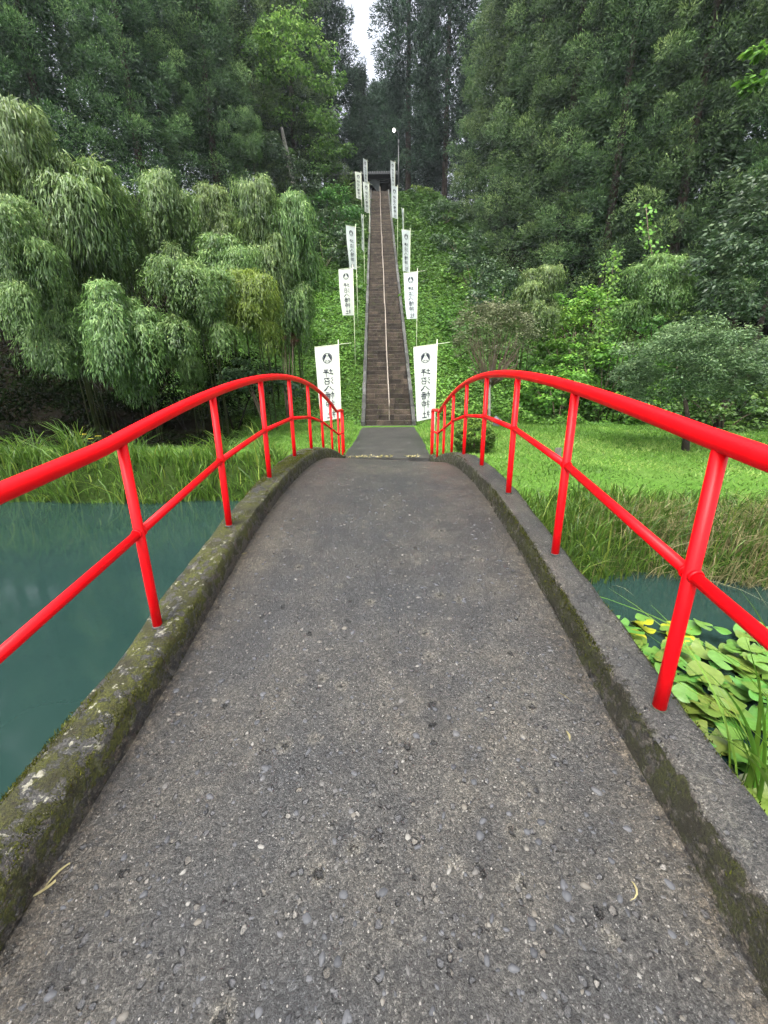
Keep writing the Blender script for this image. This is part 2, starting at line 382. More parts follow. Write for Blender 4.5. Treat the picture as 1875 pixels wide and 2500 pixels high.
def blade_mesh(name, B, H, W, lean, mat, tint=None, seg=3, curl=.6):
    """grass blades: B base points, H height, lean (n,2) sideways reach"""
    n = len(B); H = np.broadcast_to(H, (n,)); W = np.broadcast_to(W, (n,))
    az = rng.uniform(0, 6.283, n); S = np.stack([np.cos(az), np.sin(az), np.zeros(n)], 1)
    rows = []
    for k in range(seg+1):
        t = k/seg
        c = B+np.stack([lean[:, 0]*t**1.8, lean[:, 1]*t**1.8, H*(t-curl*.5*t**3)], 1)
        ww = W*(1-t**1.6)*.5+.0006
        rows.append((c-S*ww[:, None], c+S*ww[:, None]))
    V = np.empty((n, (seg+1)*2, 3))
    for k, (a, b) in enumerate(rows): V[:, 2*k] = a; V[:, 2*k+1] = b
    base = np.arange(n)[:, None]*((seg+1)*2); F = []
    for k in range(seg): F.append(base+np.array([2*k, 2*k+1, 2*k+3, 2*k+2])[None])
    F = np.concatenate(F, 0)
    if tint is None: tint = rng.uniform(0, 1, n)
    return mesh_np(name, V.reshape(-1, 3), F, mat, tint=np.tile(tint, seg))

def cedar_crown(seed, Ht=27.0, h0=1.5, Rm=4.0, nb=175, ns=250, mat='cedar', ll=.20, fill=9500):
    g = np.random.default_rng(seed); C = []; A = []; N = []; T = []; S = []
    gold = 2.39996
    for i in range(nb):
        u = max(0.0, (i+g.uniform(-.4, .4))/nb); h = h0+(Ht-h0)*u**.95
        r = Rm*(1-((h-h0)/(Ht-h0))**1.7)*g.uniform(.58, 1.14)+.4
        az = i*gold+g.uniform(-.4, .4); d = np.array([math.cos(az), math.sin(az), 0])
        sag = g.uniform(.10, .36); br = g.uniform(-.2, .2)
        for q, (fr, sz) in enumerate(((1.0, .66), (.66, .74))):
            if r*fr < .25: continue
            c = d*r*fr+np.array([0, 0, h-sag*r*fr**1.4+.16*r*fr**3])+g.normal(0, .30, 3); br2 = br+g.uniform(-.14, .14)
            m = int(ns*(1.25 if q == 0 else 1.0 if q == 1 else .6)); sz = sz*g.uniform(.7, 1.25)
            o = sph(m, g); lump = 1+.22*np.sin(o[:, [0]]*5+i)+.18*np.sin(o[:, [2]]*6+o[:, [1]]*4+i*2); o = o*g.uniform(.3, 1, (m, 1))**.4*sz*lump*np.array([1, 1, .80])
            # sprays turn up and out from the twig, with a feathery tip
            ax = unit(o)*.75+d*.35+np.array([0, 0, .25])+g.normal(0, .30, (m, 3))
            C.append(c+o); A.append(ax); N.append(sph(m, g)*.55+unit(o)*.9+np.array([0, 0, .35]))
            T.append(np.clip(.32+.42*(o[:, 2]/sz)+g.normal(0, .16, m)+br2+(.10 if q == 0 else -.12*q), 0, 1)); S.append(np.full(m, 1.0))  # tint paints clump tops lighter and undersides darker, as under light from above
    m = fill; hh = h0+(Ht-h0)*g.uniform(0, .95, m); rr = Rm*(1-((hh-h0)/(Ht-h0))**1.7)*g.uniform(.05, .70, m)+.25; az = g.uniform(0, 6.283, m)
    C.append(np.stack([np.cos(az)*rr, np.sin(az)*rr, hh], 1)); A.append(np.stack([np.cos(az), np.sin(az), -.3+0*az], 1)+g.normal(0, .4, (m, 3))); N.append(sph(m, g)); T.append(np.clip(g.normal(.05, .06, m), 0, 1)); S.append(np.full(m, .45/ll))  # inner fill tinted dark to paint the shaded gaps between clumps
    C = np.concatenate(C); A = np.concatenate(A); N = np.concatenate(N); T = np.concatenate(T); S = np.concatenate(S); n = len(C)
    return leaf_mesh('cedar_crown', C, A, N, S*g.uniform(.55, 1.25, n)*ll, S*g.uniform(.17, .30, n)*ll, M[mat], T, bend=.2)
def cedar_trunk(Ht=27.0, r=.32):
    return MB().tube([(0, 0, -1.0), (0, 0, 1.5), (0.05, 0, Ht*.4), (0, .05, Ht*.75), (0, 0, Ht*.98)], [r*1.25, r, r*.8, r*.45, .03], 10)

def clump_crown(seed, size, nclump, nleaf, ll, lw, mat, flat=.5, droop=.15, shell=.45, csize=.28, bottom=-.6):
    """broadleaf crown: leaf clumps spread through an uneven ellipsoid of half-size `size`, centred on 0"""
    g = np.random.default_rng(seed); C = []; A = []; N = []; T = []
    sx, sy, sz = size
    for i in range(nclump):
        o = sph(1, g)[0]
        while o[2] < bottom: o = sph(1, g)[0]
        rr = g.uniform(shell, 1)**.7*(1+.14*math.sin(3*o[0]+seed)+.12*math.sin(5*o[1]+2*o[2]+seed))
        c = o*rr*np.array(size); s = csize*g.uniform(.6, 1.35)*(sx+sy+sz)/3
        m = int(nleaf*g.uniform(.6, 1.3)); q = sph(m, g)*g.uniform(.15, 1, (m, 1))**.5*s*np.array([1, 1, flat])
        out = unit(np.concatenate([q[:, :2]+o[None, :2]*s*.6, np.zeros((m, 1))], 1))
        C.append(c+q); A.append(out+g.normal(0, .35, (m, 3))-np.array([0, 0, droop*2])); N.append(np.array([0, 0, .7])+unit(q)*.7+out*.2+g.normal(0, .35, (m, 3)))
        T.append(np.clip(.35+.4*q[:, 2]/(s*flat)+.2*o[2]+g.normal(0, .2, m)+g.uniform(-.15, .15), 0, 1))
    C = np.concatenate(C); n = len(C)
    return leaf_mesh('leaf_crown', C, np.concatenate(A), np.concatenate(N), g.uniform(.65, 1.2, n)*ll, g.uniform(.75, 1.15, n)*lw, M[mat], np.concatenate(T), bend=.15)

def plume(seed, mat='bamboo', lobes=15, strands=66, per=22, ll=.105, lw=.021):
    """weeping bamboo plume, half-width 1, apex at z=0, drooping to about -1.9"""
    g = np.random.default_rng(seed); C = []; A = []; N = []; T = []
    for l in range(lobes):
        a = l*2.4+g.uniform(-.5, .5); rr = .12 if l == 0 else g.uniform(.2, .62)
        ap = np.array([math.cos(a)*rr, math.sin(a)*rr, -.75*rr*rr-(0 if l < 3 else g.uniform(.1, 1.15))])
        lr = g.uniform(.36, .56); drop = g.uniform(.42, .82); out = np.array([math.cos(a), math.sin(a), 0])
        for s in range(strands):
            az = g.uniform(0, 6.283); d = np.array([math.cos(az), math.sin(az), 0])+out*.35; u = g.uniform(.12, 1)**.5; br = g.normal(0, .10)
            t = np.sort(g.uniform(.0, 1, per)); R_ = lr*u
            r = R_*np.sin(np.minimum(t*1.15, 1)*math.pi/2)**.8; z = .16*np.sin(t*math.pi)*lr-drop*(t**1.9)*g.uniform(.7, 1.05)
            p = ap+d[None]*r[:, None]; p[:, 2] += z; p += g.normal(0, .034, p.shape)
            ax = d[None]*(.9-.6*t)[:, None]+np.array([0, 0, -1])*(.35+.8*t)[:, None]+g.normal(0, .45, p.shape)
            C.append(p); A.append(ax); N.append(d[None]*(.3+t[:, None])+np.array([0, 0, .8])+g.normal(0, .40, p.shape))
            T.append(np.clip(.74-.60*t*g.uniform(.7, 1.2)+br+g.normal(0, .17, per), 0, 1))  # tint paints the top lighter and the droop darker, as lit from above
    C = np.concatenate(C); n = len(C)
    return leaf_mesh('bamboo_foliage', C, np.concatenate(A), np.concatenate(N), g.uniform(.55, 1.3, n)*ll, g.uniform(.75, 1.25, n)*lw, M[mat], np.concatenate(T), bend=.15, wpos=.35)

# ------------------------------------------------------------------ terrain
SX0, SY0, SZ0 = 0.0, 17.0, CZ-1.155           # foot of the stairs
SX1, SY1, SZ1 = -1.26, 57.0, CZ+24.47         # head of the stairs
NSTEP = 113
def stair_x(y): return SX0+(SX1-SX0)*(np.asarray(y)-SY0)/(SY1-SY0)
WATER = CZ-2.40
def pond_far(x):
    x = np.asarray(x, float)
    return 9.15-4.25*sstep(-.6, 2.2, x)+.22*wav(x, 3.0, 1.3)+.5*sstep(-9, -25, x)-.35*sstep(4, 9, x)
def pond_near(x): return -0.9+.2*wav(np.asarray(x, float), 40.0, 1.0)
def ground_h(x, y):
    x = np.asarray(x, float); y = np.asarray(y, float)
    base = .06+.048*(np.clip(y, 9, 17)-9)
    rb = sstep(1.0, 2.6, x); base = base-rb*(.50*(1-sstep(5.0, 8.4, y)))
    base = np.where(y < 4, -.30, base)
    F0 = 17.0+3.0*sstep(4, 10, x)-1.0*sstep(-4, -9, x)
    d = y-F0; hill = .64*np.where(d > 1.2, d, np.where(d < -1.2, 0, (d+1.2)**2/4.8))
    top = SZ1-.45+.02*(y-57)
    h = base+hill
    h = np.where(h > top, top, h)
    side = np.abs(x-stair_x(y)); tr = sstep(1.15, 1.6, side)
    h = h+(.16*wav(x, y, .8))*sstep(17.5, 21, y)*tr - .22*(1-tr)*(y > 16.5)
    h = h+.025*wav(x, y, 2.0)*sstep(2.0, 4, np.abs(x))
    h = h+sstep(70, 140, y)*6*wav(x, y, .05)
    h = h-.45*(1-sstep(1.12, 1.3, np.abs(x)))*sstep(10.0, 9.8, y)
    inside = np.minimum(y-pond_near(x), pond_far(x)-y)
    k = sstep(-.25, .45, inside)
    return h*(1-k)+(WATER-.75)*k
def axis(segs):
    o = []
    for a, b, s in segs: o += list(np.arange(a, b, s))
    return np.array(o+[segs[-1][1]])
gx = axis([(-600, -60, 60), (-60, -16, 2), (-16, -1.8, .3), (-1.8, 2.4, .2), (2.4, 14, .3), (14, 60, 2), (60, 601, 60)])
gy = axis([(-400, -20, 40), (-20, -2, 1.5), (-2, 12, .22), (12, 24, .5), (24, 60, 1), (60, 120, 4), (120, 700, 58)])
GX, GY = np.meshgrid(gx, gy); GZ = ground_h(GX, GY)
ii = np.arange(len(gx)-1)[None]+np.arange(len(gy)-1)[:, None]*len(gx)
GF = np.stack([ii, ii+1, ii+1+len(gx), ii+len(gx)], -1).reshape(-1, 4)
def lawn_mask(x, y):
    far = 17.6+1.2*sstep(3, 9, x); a = sstep(far+.5, far-.8, y)
    left = sstep(-6.5, -3.5, x+(y-13)*.35)
    left = np.maximum(left, sstep(12.6, 11.2, y))
    bank = .25+.75*sstep(.35, 1.0, y-pond_far(x)-sstep(1, 2.5, x)*.6)
    m = a*np.where(x < 0, left, 1.0)*bank
    slope = .55*sstep(16.5, 18.5, y)*sstep(60, 45, y)*sstep(11, 8, np.abs(x-stair_x(y)))
    return np.maximum(m, slope)
terrain = put('ground', mesh_np('ground', np.stack([GX, GY, GZ], -1).reshape(-1, 3), GF, M['ground'], True, attrs={'lawn': lawn_mask(GX, GY).ravel()}))
setp(terrain, kind='structure')
wx = np.linspace(-60, 60, 40); wy = np.linspace(-2.5, 12, 12); WX, WY = np.meshgrid(wx, wy)
jj = np.arange(39)[None]+np.arange(11)[:, None]*40
setp(put('pond_water', mesh_np('pond_water', np.stack([WX, WY, np.full_like(WX, WATER)], -1).reshape(-1, 3), np.stack([jj, jj+1, jj+41, jj+40], -1).reshape(-1, 4), M['water'], True)), kind='structure')

# ------------------------------------------------------------------ path and bridge
def slab(name, x0, x1, y0, y1, zf, th, mat, nx=8, ny=30, parent=None, wob=0.0):
    xs = np.linspace(0, 1, nx); ys = np.linspace(y0, y1, ny); V = []; F = []
    for k, dz in ((0, 0.0), (1, -th)):
        for y in ys:
            a, b = x0(y), x1(y)
            for u in xs:
                ww = wob*float(wav(y*2, 7.0+u*0.0, 2.0)) if u in (0, 1) else 0.0
                V.append((a+(b-a)*u+ww, y, zf(a+(b-a)*u, y)+dz))
    n = nx*ny
    for j in range(ny-1):
        for i in range(nx-1):
            q = j*nx+i; F.append((q, q+1, q+nx+1, q+nx)); F.append((n+q, n+q+nx, n+q+nx+1, n+q+1))
        q = j*nx; F.append((q, q+nx, n+q+nx, n+q)); q += nx-1; F.append((q, n+q, n+q+nx, q+nx))
    for i in range(nx-1):
        F.append((i, n+i, n+i+1, i+1)); q = (ny-1)*nx+i; F.append((q, q+1, n+q+1, n+q))
    return V, F
V, F = slab('path', lambda y: -1.12+.05*(y-10)/7, lambda y: 1.13-.06*(y-10)/7, 9.75, 16.95, lambda x, y: .10+.048*(y-9)+.006*float(wav(x, y, 2)), .3, None, 10, 40, wob=.03)
setp(put('path', mesh_np('path', V, F, M['path'], False)), kind='structure')

DL = (-.76080861, .15267213, -1.00032401, .11394586); DR = (-.78348502, -.07994457, -.95231321, .14528503)
HR, QR = .98678809, .06724544
def kerb_z(side, F):
    c = DL if side < 0 else DR
    def p(f): u = (f-5)/5; return c[0]+c[1]*u+c[2]*u**2+c[3]*u**4
    F1 = 1.75 if side < 0 else 1.35                      # towards the near abutment the arch runs out into an even ramp
    if F < F1:
        d = F1-F; z = p(F1)-.185*d if F > .2 else p(F1)-.185*(F1-.2)-.185*.5*(1-math.exp((F-.2)/.5))
    else: z = p(F)
    z += CZ
    if F > 8.4: z = max(z, .19+.06*math.exp(-abs(F-9.2)))
    return z
KH = .17
def widen(F): return .02*float(sstep(2.0, .7, F))
def deck_z(x, F):
    t = (x+1.2)/2.4
    return kerb_z(-1, F)*(1-t)+kerb_z(1, F)*t-KH
bridge = thing('footbridge', 'arched grey concrete footbridge with mossy kerbs over the pond', 'bridge', (0, 4.7, 0))
nx, ny = 45, 190
V = []; E_ = []; Mo = []
for F in np.linspace(-1.6, 10.22, ny):
    for x in np.linspace(-1.16, 1.16, nx):
        V.append((x, F, deck_z(x, F)+.004*float(wav(x*2.2, F*2.2, 2.0))))
        dl = max(0.0, 1.075+widen(F)+x); dr = max(0.0, 1.085+widen(F)-x)
        E_.append(max(min(1.25, math.exp(-(dl-.03)/.10)*1.15), math.exp(-(dr-.01)/.08)*1.1)); Mo.append(.62*math.exp(-min(dl, dr)/.03)*(1.0 if F > 4.5 else .55))
F_ = np.stack([(np.arange(nx-1)[None]+np.arange(ny-1)[:, None]*nx)+k for k in (0, 1, nx+1, nx)], -1).reshape(-1, 4)
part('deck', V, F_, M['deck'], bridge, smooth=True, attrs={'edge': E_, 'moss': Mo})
sl = []
for F in np.linspace(-1.5, 10.2, 60):
    sl.append((F, deck_z(-1.0, F), deck_z(1.0, F)))
mb = MB(); VV = []; FF = []
for F, a, b in sl: VV += [(-1.29, F, a-.04), (1.29, F, b-.04), (1.29, F, b-.42), (-1.29, F, a-.42)]
for i in range(len(sl)-1):
    for k in range(4): FF.append((i*4+k, i*4+(k+1) % 4, i*4+4+(k+1) % 4, i*4+4+k))
FF += [(3, 2, 1, 0), tuple(len(VV)-4+k for k in range(4))]
mb.add(VV, FF).build('arch_slab', M['path'], bridge)
for yy in (-1.0, 9.7): MB().box((0, yy, -.75), (2.5, .7, 1.5)).build('abutment', M['path'], bridge)
KS = []
for side in (-1, 1):
    prof = [(1.080, -.185), (1.082, -.13), (1.085, -.075), (1.090, -.026), (1.100, -.006), (1.120, 0), (1.16, .003), (1.20, .004), (1.245, .003), (1.285, .0), (1.302, -.010), (1.307, -.04), (1.308, -.20), (1.306, -.46)]
    if side < 0: prof = [(x-.025*(1 if x < 1.15 else 0), z) for x, z in prof]
    V = []; mo = []; ed = []; li = []; npf = len(prof); nf = 260
    for F in np.linspace(-1.5, 10.28, nf):
        kz = kerb_z(side, F); endf = float(sstep(10.28, 9.6, F))
        for i, (x, z) in enumerate(prof):
            n = float(wav(F*3+i*.9, x*9+side*5, 2.0))*.010+float(wav(F*9, i*2.0+side, 2.0))*.004
            zz = kz+z*1.0+n*(.8 if i < 11 else .2) - (1-endf)*.06
            V.append((side*(x+n*.9+widen(F)*(1 if i < 10 else 1)), F, zz))
            inner = 1.0 if i <= 4 else 0.0
            if side < 0:
                near = float(sstep(5.5, 1.0, F))
                m = .30 if i < 2 else .60 if i <= 4 else (.50+.10*near+.20*float(wav(F*1.7, i*.35))) if i < 11 else .5
                e = 1.0 if i < 3 else .6*near if i < 5 else .2; l = .8*near+.2 if i > 3 else .2
            else:
                m = .45 if i < 1 else .62 if i <= 3 else .34 if i == 4 else .16 if i < 10 else .62
                e = 1.1 if i < 2 else .9 if i < 4 else .3 if i == 4 else 0; l = .15
            if F > 6: m = max(m, .62)
            mo.append(m); ed.append(e); li.append(l)
    F_ = np.stack([(np.arange(npf-1)[None]+np.arange(nf-1)[:, None]*npf)+k for k in (0, 1, npf+1, npf)], -1).reshape(-1, 4)
    if side > 0: F_ = F_[:, ::-1]
    k = part('kerb', V, F_, M['kerb_moss' if side < 0 else 'kerb'], bridge, smooth=True, attrs={'moss': mo, 'edge': ed, 'lichen': li})
    k['label'] = 'thickly moss-grown kerb on the pond side' if side < 0 else 'grey kerb with a mossy inner face beside the lilies'
    KS.append(k)
# moss cushions as short blades on the kerbs
for side, kobj, n in ((-1, KS[0], 34000), (1, KS[1], 9000)):
    F = rng.uniform(.45, 1, n)**1.5*5.5 if side < 0 else rng.uniform(.5, 6, n)
    F = .5+rng.uniform(0, 1, n)**1.6*6.0
    x = rng.uniform(1.056, 1.30, n) if side < 0 else np.where(rng.uniform(0, 1, n) < .86, rng.uniform(1.082, 1.106, n), rng.uniform(1.27, 1.305, n))
    pn = wav(F*5, x*9+side*3, 2.0)+.5*wav(F*17, x*30, 2.0)
    keep = pn > (rng.uniform(-.35, .75, n) if side < 0 else rng.uniform(-.5, .7, n))
    F = F[keep]; x = x[keep]; px = [p[0] for p in prof]; pz = [p[1] for p in prof]
    xo = x+.035*(x < 1.15)*(side < 0)*0
    z = np.array([kerb_z(side, f) for f in F])+np.interp(xo+(.025 if side < 0 else 0)*(x < 1.12), px[:11], pz[:11])-.003
    B = np.stack([side*(x+np.array([widen(f) for f in F])), F, z], 1); m = len(B)
    me = blade_mesh('moss', B, rng.uniform(.006, .016, m), .0035, rng.normal(0, .005, (m, 2)), M['mossbright' if side < 0 else 'mossblade'], np.clip(rng.normal(.45, .25, m), 0, 1), seg=1, curl=.2)
    setp(put('moss', me, kobj), kind='stuff')
# stones standing proud of the deck
def ico():
    import bmesh
    bm = bmesh.new(); bmesh.ops.create_icosphere(bm, subdivisions=2, radius=1)
    v = np.array([p.co[:] for p in bm.verts]); f = np.array([[q.index for q in p.verts] for p in bm.faces]); bm.free(); return v, f
IV, IF = ico()
np_ = 1700; PV = []; PF = []; PT = []
for i in range(np_):
    F = .45+rng.uniform(0, 1)**1.5*4.2; x = rng.uniform(-1.0, 1.0)
    a = min(.019, .0045+rng.exponential(.0036)); b = a*rng.uniform(.55, .9)
    az = rng.uniform(0, 6.28); v = IV*np.array([a, b, a*.45])*(1+.12*np.sin(IV[:, [1]]*3+i)+.1*np.sin(IV[:, [0]]*4+i*2))
    v = np.stack([v[:, 0]*math.cos(az)-v[:, 1]*math.sin(az), v[:, 0]*math.sin(az)+v[:, 1]*math.cos(az), v[:, 2]], 1)
    PV.append(v+np.array([x, F, deck_z(x, F)-a*.20])); PF.append(IF+i*len(IV)); PT += [float(np.clip(rng.normal(.45, .3), 0, 1))]*len(IF)
setp(part('embedded_pebbles', np.concatenate(PV), np.concatenate(PF), M['pebble'], bridge, smooth=True, tint=PT), kind='stuff')

# ------------------------------------------------------------------ railings
FL = [-.35, .78, 1.884, 2.956, 4.091, 5.242, 6.379, 7.509, 8.657, 9.779, 10.45]
FR = [-.90, .19, 1.281, 2.370, 3.466, 4.579, 5.750, 6.936, 8.025, 9.090, 10.15]
def rail_under(side, F): return kerb_z(side, F)+HR+QR*((F-5)/5)**2-(.012*max(0, 1.3-F) if side > 0 else 0)
def mid_h(side, F): return .59-.03*float(sstep(2.5, 6, F)) if side > 0 else .56-.05*float(sstep(1.9, 4.0, F))
for side, FP, lab in ((-1, FL, 'red painted steel railing along the pond-side kerb, left of the walkway'), (1, FR, 'red painted steel railing along the kerb beside the lily pads, right of the walkway')):
    rt = thing('bridge_railing', lab, 'railing', (side*1.2, FP[0], kerb_z(side, FP[0])), 'railings of the footbridge')
    x = side*1.2; rr = .034
    pts = [(x, F, rail_under(side, F)+rr) for F in np.linspace(FP[0]-.3, FP[-1], 120)]
    e = pts[-1]; endF = FP[-1]+.30
    pts += [(x, endF-.06, e[2]-.02), (x, endF, e[2]-.06)]
    MB().tube(pts, rr, 20).build('top_rail', M['red'], rt, True)
    for F in FP:
        zb = kerb_z(side, F)-.02 if F < 10.2 else .02
        p = MB().tube([(x, F, zb), (x, F, zb+.3), (x, F, rail_under(side, F)+.03)], .0245, 16).build('post', M['red'], rt, True)
        if F < 7:
            MB().tube([(x, F, kerb_z(side, F)-.004), (x, F, kerb_z(side, F)+.007)], .031, 16).build('base_grout', M['side'], p, True)
            # weld beads at the mid rail joint
            zm = kerb_z(side, F)+mid_h(side, F)
            for s2 in (-1, 1):
                MB().tube([(x, F+s2*.018, zm), (x, F+s2*.030, zm+s2*.002)], [.028, .0255], 14).build('weld', M['red'], p, True)
    MB().tube([(x, endF, .02), (x, endF, .5), (x, endF, e[2]-.05)], .0265, 14).build('end_post', M['red'], rt, True)
    for a, b in zip(FP[:-1], FP[1:]):
        za, zb = kerb_z(side, a)+mid_h(side, a), kerb_z(side, b)+mid_h(side, b)
        MB().tube([(x, a, za), (x, (a+b)/2, (za+zb)/2), (x, b, zb)], .0225, 16).build('mid_rail', M['red'], rt, True)
    a = FP[-1]; MB().tube([(x, a, kerb_z(side, a)+mid_h(side, a)), (x, endF, kerb_z(side, a)+mid_h(side, a)-.02)], .0225, 12).build('mid_rail', M['red'], rt, True)

# ------------------------------------------------------------------ stone stairs
random.seed(3)
sdir = Vector((SX1-SX0, SY1-SY0, 0)); plen = sdir.length; sdir.normalize(); sper = Vector((sdir.y, -sdir.x, 0))
run = plen/NSTEP; rise = (SZ1-SZ0)/NSTEP
stairs = thing('stone_staircase', 'long straight flight of worn brown stone steps climbing the hill', 'stairs', (SX0, SY0, SZ0))
def stair_pt(u, s, z): p = Vector((SX0, SY0, 0))+sdir*s+sper*u; return (p.x, p.y, z)
def block(u0, u1, s0, s1, z0, z1, ch=.018, jit=.006):
    V = []
    for u in (u0, u1):
        for s, z in ((s0, z0), (s0, z1-ch), (s0+ch, z1), (s1, z1), (s1, z0)):
            V.append(stair_pt(u+random.uniform(-jit, jit)*.5, s+random.uniform(-jit, jit), z+random.uniform(-jit, jit)))
    F = [(0, 1, 2, 3, 4), (9, 8, 7, 6, 5)]+[(i, 5+i, 5+(i+1) % 5, (i+1) % 5) for i in range(5)]
    return V, F
for i in range(NSTEP):
    s0 = i*run; z1 = SZ0+(i+1)*rise
    if i < 42:
        cuts = [-1.0]; 
        while cuts[-1] < .55: cuts.append(min(1.0, cuts[-1]+random.uniform(.38, .85)))
        if cuts[-1] < 1.0: cuts.append(1.0)
    else: cuts = [-1.0, 1.0]
    for a, b in zip(cuts[:-1], cuts[1:]):
        V, F = block(a+.006, b-.006, s0+random.uniform(-.008, .008), s0+run+.10, z1-rise-.06, z1+random.uniform(-.012, .006))
        part('step_stone', V, F, M['step'], stairs)
for s in (-1, 1):
    L0 = -.15
    while L0 < plen:
        ln = random.uniform(.8, 1.25); L1 = min(L0+ln, plen+.1); V = []
        u0, u1 = (1.012, 1.17) if s > 0 else (-1.17, -1.012)
        for u in (u0, u1):
            for L, dz in ((L0+.008, -.3), (L0+.008, .17), (L1-.008, .17), (L1-.008, -.3)):
                V.append(stair_pt(u+random.uniform(-.015, .015), L, SZ0+L/run*rise+rise*.55+dz+random.uniform(-.02, .02)))
        part('side_stone', V, [(0, 1, 2, 3), (7, 6, 5, 4), (0, 4, 5, 1), (1, 5, 6, 2), (2, 6, 7, 3), (3, 7, 4, 0)], M['side'], stairs); L0 = L1
hr = thing('stair_handrail', 'pale pipe handrail running up the middle of the stone stairs', 'handrail', (SX0, SY0, SZ0))
def hp(s, h): return stair_pt(.02+.03*float(wav(s*.8, 2.0)), s, SZ0+s/run*rise+rise*.5+h)
ps = list(np.arange(.12, plen, 2.7))
for i, s in enumerate(ps):
    MB().tube([hp(s, -.35), hp(s, .45), hp(s, .86)], .020, 8).build('post', M['pole'], hr, True)
    if i+1 < len(ps): MB().tube([hp(s-.12, .86-.02), hp((s+ps[i+1])/2, .85), hp(ps[i+1]+.12, .88)], .023, 8).build('rail', M['pole'], hr, True)
p = hp(.12, .86)
MB().tube([p, (p[0], p[1]-.16, p[2]-.05), (p[0], p[1]-.20, p[2]-.16), (p[0], p[1]-.14, p[2]-.30), (p[0], p[1]-.01, p[2]-.32)], .020, 8).build('rail_end_loop', M['pole'], hr, True)

# ------------------------------------------------------------------ banners
def ribbon(pts, w0, w1, up=4):
    P = [np.array(p, float) for p in pts]
    if len(P) > 2:
        Q = []
        for i in range(len(P)-1):
            a = P[max(i-1, 0)]; b = P[i]; c = P[i+1]; d = P[min(i+2, len(P)-1)]
            for k in range(up):
                t = k/up; Q.append(.5*((2*b)+(c-a)*t+(2*a-5*b+4*c-d)*t*t+(-a+3*b-3*c+d)*t**3))
        Q.append(P[-1]); P = Q
    else: P = [P[0]+(P[1]-P[0])*k/4 for k in range(5)]
    n = len(P); V = []; F = []
    for i, p in enumerate(P):
        t = P[min(i+1, n-1)]-P[max(i-1, 0)]; t = t/max(np.linalg.norm(t), 1e-6); q = np.array([-t[1], t[0]])
        u = i/(n-1); ww = (w0*(1-u)+w1*u)*(1.18 if u < .15 else .92 if .3 < u < .8 else 1.0)*.5
        V += [p+q*ww, p-q*ww]
    for i in range(n-1): F.append((2*i, 2*i+1, 2*i+3, 2*i+2))
    return V, F
_shi = [([(.18, .97), (.27, .85)], .10, .07), ([(.03, .70), (.36, .75), (.20, .52), (.03, .36)], .08, .04), ([(.21, .55), (.21, .02)], .10, .07), ([(.27, .50), (.38, .40)], .06, .09)]
GL = [
 [([(.04, .63), (.40, .69)], .08, .06), ([(.22, .90), (.22, .28)], .10, .07), ([(.0, .22), (.44, .38)], .10, .05), ([(.50, .82), (.92, .87)], .08, .07), ([(.56, .72), (.63, .58)], .07, .09), ([(.88, .78), (.78, .58)], .09, .05), ([(.42, .46), (1.0, .54)], .09, .08), ([(.71, .84), (.70, -.04)], .10, .06)],
 [([(.08, .92), (.20, .78)], .08, .11), ([(.03, .62), (.15, .52)], .08, .10), ([(.04, .08), (.14, .22), (.27, .42)], .12, .04), ([(.40, .86), (.88, .91), (.86, .70), (.76, .54)], .08, .06), ([(.62, .86), (.54, .68), (.34, .52)], .08, .04), ([(.44, .43), (.48, .04)], .09, .08), ([(.44, .42), (.88, .46), (.83, .06)], .08, .08), ([(.48, .07), (.84, .10)], .07, .07)],
 [([(.38, .74), (.28, .40), (.02, .08)], .11, .04), ([(.48, .86), (.64, .80), (.76, .46), (1.02, .10)], .07, .15)],
 [([(.18, .98), (.18, .04)], .09, .06), ([(.04, .72), (.05, .28)], .08, .06), ([(.04, .71), (.34, .74), (.31, .34)], .07, .06), ([(.88, .97), (.50, .87)], .08, .05), ([(.50, .80), (.58, .70)], .07, .08), ([(.88, .84), (.77, .71)], .08, .05), ([(.40, .63), (1.0, .68)], .08, .07), ([(.68, .88), (.68, .44)], .08, .06), ([(.66, .62), (.40, .42)], .07, .04), ([(.70, .62), (1.0, .42)], .05, .10), ([(.49, .38), (.52, .0)], .08, .07), ([(.49, .38), (.90, .40), (.87, .01)], .07, .07), ([(.69, .38), (.69, .04)], .06, .06), ([(.52, .20), (.87, .21)], .06, .06), ([(.52, .03), (.87, .04)], .06, .06)],
 _shi+[([(.49, .76), (.52, .30)], .08, .08), ([(.49, .75), (.94, .79), (.90, .31)], .08, .08), ([(.52, .55), (.90, .56)], .07, .07), ([(.52, .34), (.90, .35)], .07, .07), ([(.70, 1.0), (.69, -.42)], .09, .05)],
 _shi+[([(.52, .60), (.92, .64)], .08, .08), ([(.71, .92), (.71, .12)], .10, .08), ([(.42, .08), (1.03, .13)], .10, .09)]]
FWID, FHT = .70, 2.10
